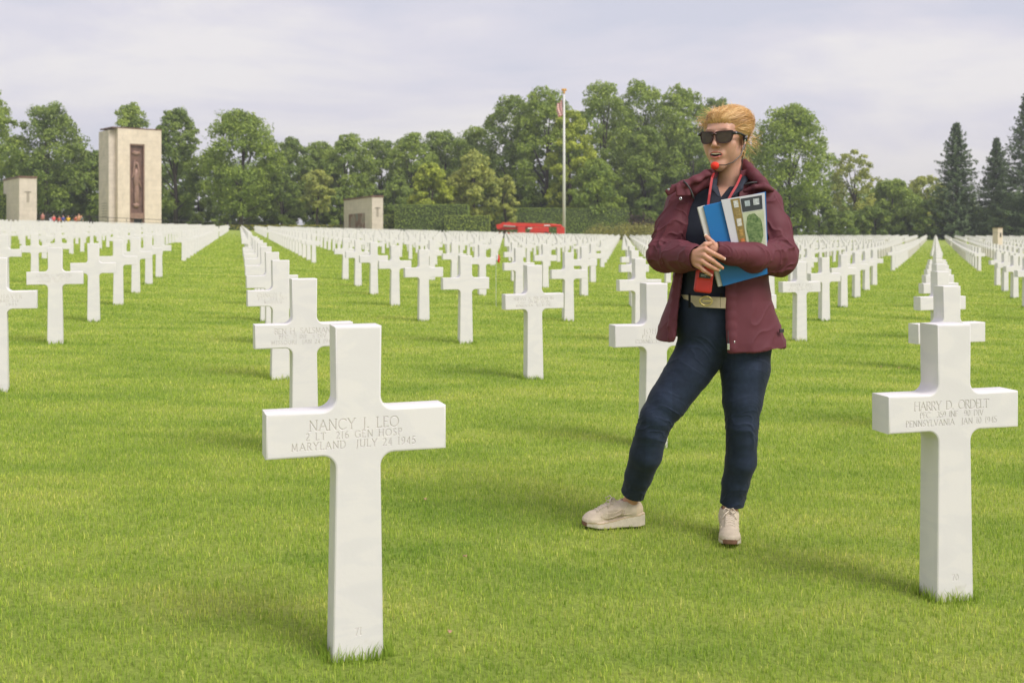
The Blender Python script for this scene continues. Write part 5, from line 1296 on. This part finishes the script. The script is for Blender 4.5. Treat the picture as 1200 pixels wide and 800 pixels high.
# ---- headset microphone
hs = empty('headset'); hs.parent = wo
ear = H(.083, .012, -.002)
MB().tube([ear, H(.088, .022, -.028), H(.084, .046, -.068), H(.068, .082, -.098), H(.044, .102, -.110), H(.022, .112, -.110)], .0022, 6).build('boom', M_TEMP, hs, smooth=True)
ball_mesh('foam_cover', [(tuple(H(.006, .114, -.112)), (.017, .015, .0155), 0)], mat('red_foam', (.80, .045, .025), .9, .1, 60, .5, 300), hs, 3)
ball_mesh('earpiece', [(tuple(H(.086, .008, .000)), (.010, .012, .013), 0)], M_TEMP, hs, 2)
MB().tube([H(.089, .020, -.014), H(.093, .004, .012)], .0028, 6).build('clip', M_SNAP, hs, smooth=True)
MB().tube([H(.084, -.004, -.02), H(.075, -.0, -.07), W_(868, 206, -.035), W_(868, 220, -.06), W_(866, 226, -.09)], .0016, 5).build('cable', M_TEMP, hs, smooth=True)
eg = MB()
MB().tube([H(.079+.006*math.sin(a)*0, -.006+.007*math.sin(a), -.050+.008*math.cos(a)) for a in np.linspace(0, 2*math.pi, 13)], .0011, 5, cap=False).build('earring', M_GOLD, wo, smooth=True)

# ---- hair: a shell plus combed strands gathered at the back
M_HAIR = bpy.data.materials.new('blonde_hair'); M_HAIR.use_nodes = True; t = M_HAIR.node_tree; p = t.nodes['Principled BSDF']
p.inputs['Roughness'].default_value = .42; p.inputs['Specular IOR Level'].default_value = .5
a = N(t, 'ShaderNodeAttribute', attribute_name='tone'); cr = N(t, 'ShaderNodeValToRGB'); e = cr.color_ramp.elements
e[0].color = (.34, .17, .055, 1); e[1].color = (.92, .70, .36, 1); x = e.new(.5); x.color = (.74, .44, .155, 1)
t.links.new(a.outputs['Fac'], cr.inputs[0]); t.links.new(cr.outputs[0], p.inputs['Base Color'])
tb = N(t, 'ShaderNodeBsdfTranslucent'); t.links.new(cr.outputs[0], tb.inputs['Color']); ms = N(t, 'ShaderNodeMixShader'); ms.inputs[0].default_value = .25
t.links.new(p.outputs[0], ms.inputs[1]); t.links.new(tb.outputs[0], ms.inputs[2]); t.links.new(ms.outputs[0], t.nodes['Material Output'].inputs[0])
def hair():
    f = Field(HC+np.array([-.15, -.15, -.13]), HC+np.array([.15, .17, .16]), .003)
    f.ell(H(0, -.026, .042), (.079, .093, .082), .01, M=HM); f.ell(H(.004, .008, .076), (.060, .062, .032), .02, M=HM); f.ell(H(.0, .045, .070), (.050, .034, .026), .016, M=HM); f.ell(H(.028, -.035, .078), (.056, .062, .046), .02, M=HM)
    f.ell(H(.0, -.10, .020), (.042, .038, .045), .02, M=HM); f.ell(H(-.020, .020, .092), (.030, .034, .019), .014, M=HM); f.ell(H(.046, -.03, .066), (.048, .060, .050), .015, M=HM); f.ell(H(0, -.06, -.03), (.06, .045, .05), .02, M=HM)
    # cut the face and ears free
    f.ell(H(-.004, .104, -.040), (.072, .088, .096), .010, 'sub', M=HM)
    for s_ in (-1, 1): f.ell(H(s_*.085, .008, -.030), (.03, .040, .043), .004, 'sub', M=HM)
    f.ell(H(0, -.02, -.115), (.08, .08, .045), .004, 'sub', M=HM)
    def dsp(V, Nn):
        q = V-HC; x, y, z = q @ hx, q @ hf, q @ hu
        return .0018*np.sin(np.arctan2(z-.0, np.abs(x)+.01)*40+4*vn(V, (22, 22, 22)))+.006*vn(V, (17, 17, 17))+.003*vn(V, (40, 40, 40), 3)
    def tone(V, Nn): return np.clip(.38+.22*vn(V, (60, 60, 60))+.12*vn(V, (18, 18, 18)), 0, 1)
    base = emit('hair', f, M_HAIR, wo, disp=dsp, colour=tone, attr='tone')
    r = np.random.default_rng(8); V, Q, T = [], [], []; nb = 0
    c0 = H(0, -.02, .03); na, nb2 = 90, 60
    TH_, PH_ = np.meshgrid(np.linspace(-np.pi, np.pi, na), np.linspace(-np.pi/2, np.pi/2, nb2), indexing='ij')
    DD = np.stack([np.cos(PH_)*np.cos(TH_), np.cos(PH_)*np.sin(TH_), np.sin(PH_)], -1).reshape(-1, 3); rad = np.full(len(DD), .05); alive = np.ones(len(DD), bool)
    for _ in range(50):
        out_ = f.sample(c0+DD*rad[:, None]) > 0; alive &= ~out_; rad[alive] += .002
    rad = rad.reshape(na, nb2)
    def surf_pt(d_):
        """radius of the hair volume in this direction, from a table"""
        i_ = (math.atan2(d_[1], d_[0])+math.pi)/(2*math.pi)*(na-1); j_ = (math.asin(max(-1, min(1, d_[2])))+math.pi/2)/math.pi*(nb2-1)
        i0, j0 = min(int(i_), na-2), min(int(j_), nb2-2); u_, v_ = i_-i0, j_-j0
        return c0+d_*((rad[i0, j0]*(1-u_)+rad[i0+1, j0]*u_)*(1-v_)+(rad[i0, j0+1]*(1-u_)+rad[i0+1, j0+1]*u_)*v_)
    def strand(P_, w0, tn):
        nonlocal nb
        P_ = np.array(P_); m = len(P_)
        for i in range(m):
            tg = P_[min(i+1, m-1)]-P_[max(i-1, 0)]; tg /= np.linalg.norm(tg)+1e-9
            nr = P_[i]-H(0, -.02, .02); nr /= np.linalg.norm(nr); sd = np.cross(tg, nr); sd /= np.linalg.norm(sd)+1e-9
            w_ = w0*(1-.85*(i/(m-1))**2)*(.3+.7*min(1, i/1.5)); V.extend([P_[i]-sd*w_, P_[i]+nr*w_*.5, P_[i]+sd*w_]); T.extend([tn]*3)
        for i in range(m-1):
            b_ = nb+i*3; Q.extend([(b_, b_+1, b_+4, b_+3), (b_+1, b_+2, b_+5, b_+4)])
        nb += m*3
    kn = H(0, -.128, .005)
    for i in range(4200):
        s_ = r.choice([-1, 1]); u = r.uniform(0, 1)
        # root along the hairline (temple -> forehead top) or on the crown
        if r.uniform() < .6:
            ang = u*R(96); root = np.array([s_*(.066*math.cos(ang)**.8 if ang < R(90) else 0)+r.normal(0, .003), .028+.052*math.sin(min(ang, R(90)))+r.normal(0, .004), .018+.070*math.sin(min(ang, R(90)))+r.normal(0, .005)])
            if u < .12: root[1] -= .02
        else: root = np.array([r.uniform(-.06, .06), r.uniform(-.06, .06), .12])
        n = 9; P_ = []; lift = r.uniform(.000, .008)+(.008 if r.uniform() < .10 else 0); wob = r.normal(0, .010, 2); end = np.array([r.normal(0, .02), -.118+r.normal(0, .01), r.normal(.0, .02)])
        L_ = r.uniform(.55, 1)
        for j in range(n):
            t_ = j/(n-1)*L_; q_ = root*(1-t_)+end*t_; q_[0] += s_*.055*math.sin(t_*math.pi)*(1 if abs(root[0]) > .03 else .6)*(1-.3*u)+wob[0]*math.sin(t_*5+i); q_[2] += .05*math.sin(t_*math.pi)*(.3+u)+wob[1]*math.sin(t_*7+i)
            d_ = HM.T @ (q_-np.array([0, -.02, .03])); d_ /= np.linalg.norm(d_)
            P_.append(surf_pt(d_)+d_*(lift*math.sin(min(1, t_*2+.15)*math.pi/2)+.0005))
        big = i % 28 == 0; strand(P_, r.uniform(.0022, .0036) if big else r.uniform(.0005, .0012), float(np.clip(r.normal(.52+.25*math.sin(u*9+s_)+(.1 if big else 0), .2), 0, 1)))
    def loose(n, root_fn, dir_fn, L_, cl):
        for i in range(n):
            p_ = root_fn(); d_ = dir_fn(); P_ = [p_]; c_ = r.normal(0, 1, 3)*cl
            for j in range(8): d_ = d_+c_*.25+np.array([0, 0, -.05]); d_ /= np.linalg.norm(d_); p_ = p_+d_*L_*r.uniform(.9, 1.1)/8; P_.append(p_)
            strand(P_, r.uniform(.0006, .0012), float(np.clip(r.normal(.7, .15), 0, 1)))
    loose(60, lambda: H(-.062+r.normal(0, .008), .045+r.normal(0, .01), .05+r.uniform(-.0, .045)), lambda: HM.T @ np.array([-.9, .1, -.15+r.normal(0, .3)]), .045, .5)      # wisps at the far temple
    loose(110, lambda: H(r.uniform(-.05, .05), r.uniform(-.09, .05), .114+r.normal(0, .004)), lambda: HM.T @ np.array([r.normal(.1, .5), -.8, .45]), .05, .45)
    loose(60, lambda: H(.075+r.normal(0, .006), -.07+r.normal(0, .02), .0+r.normal(0, .02)), lambda: HM.T @ np.array([.5, -.7, -.25+r.normal(0, .3)]), .055, .4)
    loose(30, lambda: H(.055+r.normal(0, .01), -.06+r.normal(0, .015), -.06+r.normal(0, .02)), lambda: HM.T @ np.array([.25, -.2, -1.]), .07, .4)
    loose(70, lambda: H(r.normal(0, .03), .058+r.normal(0, .006), .100+r.normal(0, .006)), lambda: HM.T @ np.array([-.8, .3, .35+r.normal(0, .3)]), .045, .5)
    mesh_np('hair_strands', V, np.array(Q), M_HAIR, base, attrs={'tone': np.array(T)})
hair()

# ---- lanyard and the red handset hanging on it
M_REDS = mat('red_strap', (.34, .008, .014), .6, .08, 60)
def strap(name, P_, w_, m, parent):
    V = []; Q = []
    for i, p_ in enumerate(P_):
        t_ = np.array(P_[min(i+1, len(P_)-1)])-np.array(P_[max(i-1, 0)]); sd = np.cross(t_, (0, -1, 0)); sd /= np.linalg.norm(sd); p_ = np.array(p_)
        V += [p_-sd*w_, p_+sd*w_, p_+sd*w_+np.array([0, .0018, 0]), p_-sd*w_+np.array([0, .0018, 0])]
    for i in range(len(P_)-1):
        for k in range(4): Q.append((i*4+k, i*4+(k+1) % 4, i*4+4+(k+1) % 4, i*4+4+k))
    return mesh_np(name, V, np.array(Q), m, parent, smooth=False)
ly = strap('lanyard', [W_(838, 199, -.035), W_(834.5, 208, -.085), W_(833, 218, -.112), W_(831.5, 228, -.128), W_(830, 239, -.137), W_(829, 260, -.137)], .0045, M_REDS, wo)
strap('lanyard', [W_(870, 201, -.02), W_(867, 209, -.066), W_(863.5, 217, -.098), W_(858, 226, -.122), W_(853, 235, -.137), W_(848, 255, -.137)], .0045, M_REDS, wo)
rd_ = empty('handset', tuple(np.array(wo.location)+W_(823, 343, -.178))); tag(rd_, 'small red handset hanging at the waist of the woman above her belt buckle', 'handset')
rd_.rotation_euler = (0, R(7), 0)
f = Field((-.05, -.03, -.02), (.05, .03, .13), .002); f.box((0, 0, .052), (.034, .012, .052), M=None, rd=.011); f.box((0, -.014, .028), (.026, .004, .024), .003, 'sub', rd=.002)
emit('casing', f, mat('red_plastic', (.50, .025, .022), .35, .06, 20), rd_)
MB().box((0, -.0125, .066), (.044, .002, .020)).build('display', mat('black_display', (.015, .015, .018), .15), rd_, bevel=.0005)
MB().box((-.002, -.0139, .0685), (.030, .001, .0022)).box((-.006, -.0139, .063), (.020, .001, .0018)).build('display_marks', mat('grey_print', (.35, .36, .37)), rd_)
MB().tube([(0, 0, .104), (.002, .01, .13), (.003, .02, .17)], .003, 6).build('cord', M_REDS, rd_, smooth=True)

# ---- blue folder with papers and the printed leaflet in front
loc0 = np.array(wo.location)
fo = empty('folder', tuple(loc0+W_(858, 285, -.165))); tag(fo, 'blue folder of papers held against the chest of the woman', 'folder')
def quad_slab(name, pts, y0, y1, m, parent, org, bev=.0012):
    b = MB(); V = [tuple(W_(px, py, y0)-org) for px, py in pts]+[tuple(W_(px, py, y0)-org+np.array([0, y1-y0, 0])) for px, py in pts]
    b.add(V, [(0, 1, 2, 3), (7, 6, 5, 4), (0, 4, 5, 1), (1, 5, 6, 2), (2, 6, 7, 3), (3, 7, 4, 0)]); return b.build(name, m, parent, bevel=bev)
O1 = W_(858, 285, -.165)
M_BLUE = mat('blue_plastic', (.004, .14, .40), .42, .06, 10); M_PAP = mat('paper', (.62, .61, .58), .8, .06, 20); M_PLA = mat('clear_sleeve', (.56, .56, .60), .18, .04, 10)
quad_slab('papers', [(817.5, 243), (826, 240.5), (850, 334), (842, 336)], -.166, -.148, M_PAP, fo, O1)
quad_slab('front_cover', [(824, 241.5), (896, 225.5), (899.5, 321), (847, 335.5)], -.172, -.167, M_BLUE, fo, O1)
quad_slab('back_cover', [(822, 241.5), (897.5, 224.5), (901, 320), (846, 334.5)], -.147, -.143, M_BLUE, fo, O1)
le = empty('leaflet', tuple(loc0+W_(872, 260, -.178))); tag(le, 'white leaflet with brown photo strip and green map, in front of the blue folder', 'leaflet')
O2 = W_(872, 260, -.178)
quad_slab('sleeve', [(845, 234), (896, 225.5), (899.5, 290), (869, 297), (861, 298)], -.180, -.174, M_PLA, le, O2) if 0 else None
quad_slab('sleeve', [(845, 234.2), (896.2, 225.6), (899.6, 300), (862, 306)], -.180, -.174, M_PLA, le, O2)
def fx(u, v):
    """point in the leaflet: u 0..1 left to right, v 0..1 top to bottom, in picture terms"""
    a = np.array((845, 234.2))*(1-u)+np.array((896.2, 225.6))*u; b = np.array((862, 306))*(1-u)+np.array((899.6, 300))*u
    return tuple(a*(1-v)+b*v)
def panel(name, u0, v0, u1, v1, m, y): return quad_slab(name, [fx(u0, v0), fx(u1, v0), fx(u1, v1), fx(u0, v1)], y, y+.0006, m, le, O2, 0)
panel('photo_strip', .21, .02, .42, .98, mat('olive_brown_print', (.24, .17, .05), .5, .25, 60), -.1812)
panel('dark_header', .44, .035, .93, .25, mat('charcoal_print', (.035, .04, .048), .5, .2, 60), -.1812)
panel('map_sheet', .43, .26, .955, .98, mat('map_paper', (.55, .56, .44), .5, .12, 30, col2=(.36, .42, .24)), -.1811)
mm_ = mat('map_woods', (.03, .085, .02), .55, .5, 110, col2=(.22, .30, .12))
bq = MB(); ov = []
for i in range(28):
    a = i*2*math.pi/28; rr = 1+.06*math.sin(3*a+2.2)+.035*math.sin(8*a); ov.append(fx(.685+.215*rr*math.cos(a), .60+.30*rr*math.sin(a)*(1 if math.sin(a) > 0 else 1.05)))
V = [tuple(W_(px, py, -.1820)-O2) for px, py in ov]; V2 = [tuple(np.array(v_)+np.array([0, .0004, 0])) for v_ in V]
bq.add(V+V2, [tuple(range(28)), tuple(range(28, 56))[::-1]]+[(i, (i+1) % 28, 28+(i+1) % 28, 28+i) for i in range(28)]); bq.build('map_area', mm_, le)
for j, (u0, v0, u1, v1, c) in enumerate([(.26, .05, .37, .16, (.5, .5, .48)), (.26, .34, .38, .46, (.55, .53, .48)), (.27, .52, .38, .62, (.36, .22, .06)), (.27, .66, .38, .76, (.45, .15, .04)), (.27, .19, .38, .29, (.30, .22, .08)), (.52, .08, .64, .17, (.40, .46, .50)), (.72, .07, .86, .17, (.42, .45, .46))]):
    panel('small_picture', u0, v0, u1, v1, mat('picture_%d' % j, c, .5, .4, 120), -.1822)

# ---- ring on the finger
rc = W_(825.8, 309.0, -.283)
MB().tube([Vector(rc)+Vector((.0045*math.sin(a)*.6, -.008*math.cos(a), .0085*math.sin(a))) for a in np.linspace(-1.4, 1.4, 12)], .0016, 6).build('ring', M_SNAP, wo, smooth=True)

# ---- shoes: cream wedge trainers
M_SHOE = mat('cream_suede', rough=.75, var=.08, scale=60, bump=.3, bscale=350, attr='tint'); M_LACE = mat('cream_lace', (.60, .52, .42), .8); M_SOCK = mat('white_sock', (.72, .73, .78), .85, .05, 80, .3, 400)
def shoe(pos, ang, label):
    """local frame: +x toe, y across, z up, sole on z=0"""
    f = Field((-.14, -.06, -.005), (.15, .06, .15), .0025)
    # upper
    f.ell((-.075, 0, .062), (.050, .036, .046), .01); f.cone((-.055, 0, .072), (.035, 0, .052), .036, .031, .02); f.cone((.02, 0, .055), (.085, 0, .036), .033, .030, .02); f.ell((.088, 0, .032), (.044, .040, .026), .02)
    f.cone((-.072, 0, .068), (-.062, 0, .090), .035, .033, .015)
    f.cone((-.008, 0, .090), (.004, 0, .106), .016, .011, .008, sq=((1, 0, .6), .5))                            # tongue
    # sole, wedge heel
    def sole(X, Y, Z):
        top = np.interp(X, [-.13, -.06, .0, .06, .13], [.052, .046, .034, .026, .030]); hw = np.interp(X, [-.13, -.10, -.03, .03, .08, .12, .135], [.018, .036, .034, .040, .043, .030, .008])
        d2 = np.maximum(np.maximum(Z-top, -Z+np.interp(X, [.06, .13], [0., .012])), np.abs(Y)-hw-.0); return np.maximum(d2, np.maximum(X-.132, -.128-X))
    f.put((-.13, -.05, -.002), (.135, .05, .055), sole, .002)
    f.cone((-.062, 0, .085), (-.052, 0, .15), .028, .031, .004, 'sub')
    # overlays
    for s_ in (-1, 1): f.cone((.035, s_*.034, .040), (.008, s_*.030, .078), .0025, .0025, .003); f.cone((-.035, s_*.036, .060), (.020, s_*.035, .042), .0025, .0025, .003)
    f.cone((.062, -.03, .048), (.062, .03, .048), .004, .004, .006)
    def colour(V, Nn):
        C = np.tile(np.array((.56, .47, .36)), (len(V), 1)); top = np.interp(V[:, 0], [-.13, -.06, .0, .06, .13], [.052, .046, .034, .026, .030])
        so_ = V[:, 2] < top-.001; C[so_] = (.60, .53, .43); st = so_ & (V[:, 2] > top-.006); C[st] = (.47, .36, .22)
        C[so_ & (V[:, 0] > .122)] = (.22, .11, .07)
        mid = (~so_) & (np.abs(V[:, 0]-.0) < .035) & (V[:, 2] < .072) & (np.abs(V[:, 1]) > .02); C[mid] = (.44, .36, .27)
        hl = (~so_) & (V[:, 0] < -.085); C[hl] = (.60, .48, .34); tp = (~so_) & (V[:, 0] > .05) & (V[:, 2] < .045); C[tp] = (.62, .52, .41)
        return C*(1+.08*vn(V, (70, 70, 70)))[:, None]
    ca, sa = math.cos(ang), math.sin(ang); M = ((ca, -sa, 0), (sa, ca, 0), (0, 0, 1))
    o = emit('shoe', f, M_SHOE, wo, colour=colour, M=(M, pos))
    T_ = lambda p_: tuple(np.array(M) @ np.array(p_)+np.array(pos))
    def tz(x, y):
        zz = np.linspace(.02, .125, 80); v_ = f.sample(np.c_[np.full(80, x), np.full(80, y), zz]); k_ = np.where(v_ < 0)[0]
        return zz[k_[-1]] if len(k_) else .05
    lc = MB()
    for i in range(6):
        x0 = .008+i*.0125; w_ = .017+.001*i
        for y0_, x_off in ((-1, .006), (1, .006)):
            pts = [(x0+x_off*t_, y0_*w_*(1-2*t_)) for t_ in np.linspace(0, 1, 6)]
            lc.tube([T_((px_, py_, tz(px_, py_)+.0015)) for px_, py_ in pts], .0023, 5)
    for s_ in (-1, 1): lc.tube([T_((.006, 0, .112)), T_((.012, s_*.014, .120)), T_((.028, s_*.026, .108)), T_((.022, s_*.014, .100)), T_((.008, 0, .110))], .0024, 5); lc.tube([T_((.008, 0, .110)), T_((.022, s_*.016, .100)), T_((.032, s_*.028, .082))], .0022, 5)
    st_ = MB()
    for s_ in (-1, 1):
        for line in ([(-.105, .050), (-.06, .056), (-.02, .052), (.02, .044), (.05, .040)], [(-.05, .095), (-.035, .075), (-.02, .054)], [(.048, .062), (.03, .060), (.0, .064), (-.03, .078)], [(.05, .040), (.062, .050), (.060, .062)]):
            P2 = []
            for (xa, za) in line:
                ys = np.linspace(.0, .055, 60); v_ = f.sample(np.c_[np.full(60, xa), s_*ys, np.full(60, za)]); k_ = np.where(v_ < 0)[0]; P2.append(T_((xa, s_*((ys[k_[-1]] if len(k_) else .03)+.0006), za)))
            st_.tube(P2, .0016, 5)
    st_.build('seam_piping', mat('tan_piping', (.66, .55, .42), .7), o, smooth=True)
    lc.build('laces', M_LACE, o, smooth=True)
    g_ = Field((-.12, -.06, .07), (.0, .06, .16), .0025); g_.cone((-.061, 0, .07), (-.057, 0, .088), .0305, .0300, .004); g_.cone((-.060, 0, .10), (-.055, 0, .17), .0285, .029, .002, 'sub')
    emit('sock', g_, M_SOCK, wo, M=(M, pos))
    return o
xr, xl_ = W_(718, 618, .125), W_(852, 632, .02)
def gloc(x): return gzf(x+at(PX0, PD))-GZP
shoe((xr[0]+.004, .125, gloc(xr[0])+.006), R(180+12), 'shoe')
shoe((.132, -.006, gloc(xl_[0])+.006), R(270-10), 'shoe')

# ------------------------------------------------------------------ light haze in the air
def haze():
    m = bpy.data.materials.new('haze'); m.use_nodes = True; t = m.node_tree; t.nodes.clear(); o_ = N(t, 'ShaderNodeOutputMaterial'); v = N(t, 'ShaderNodeVolumePrincipled')
    v.inputs['Density'].default_value = .0005; v.inputs['Color'].default_value = (.86, .88, .93, 1); v.inputs['Anisotropy'].default_value = .3
    t.links.new(v.outputs[0], o_.inputs['Volume'])
    b = MB().box((0, 470, 20), (1840, 1120, 56)).build('haze', m); tag(b, 'thin pale haze in the air over the cemetery', 'haze', kind='stuff')
haze()
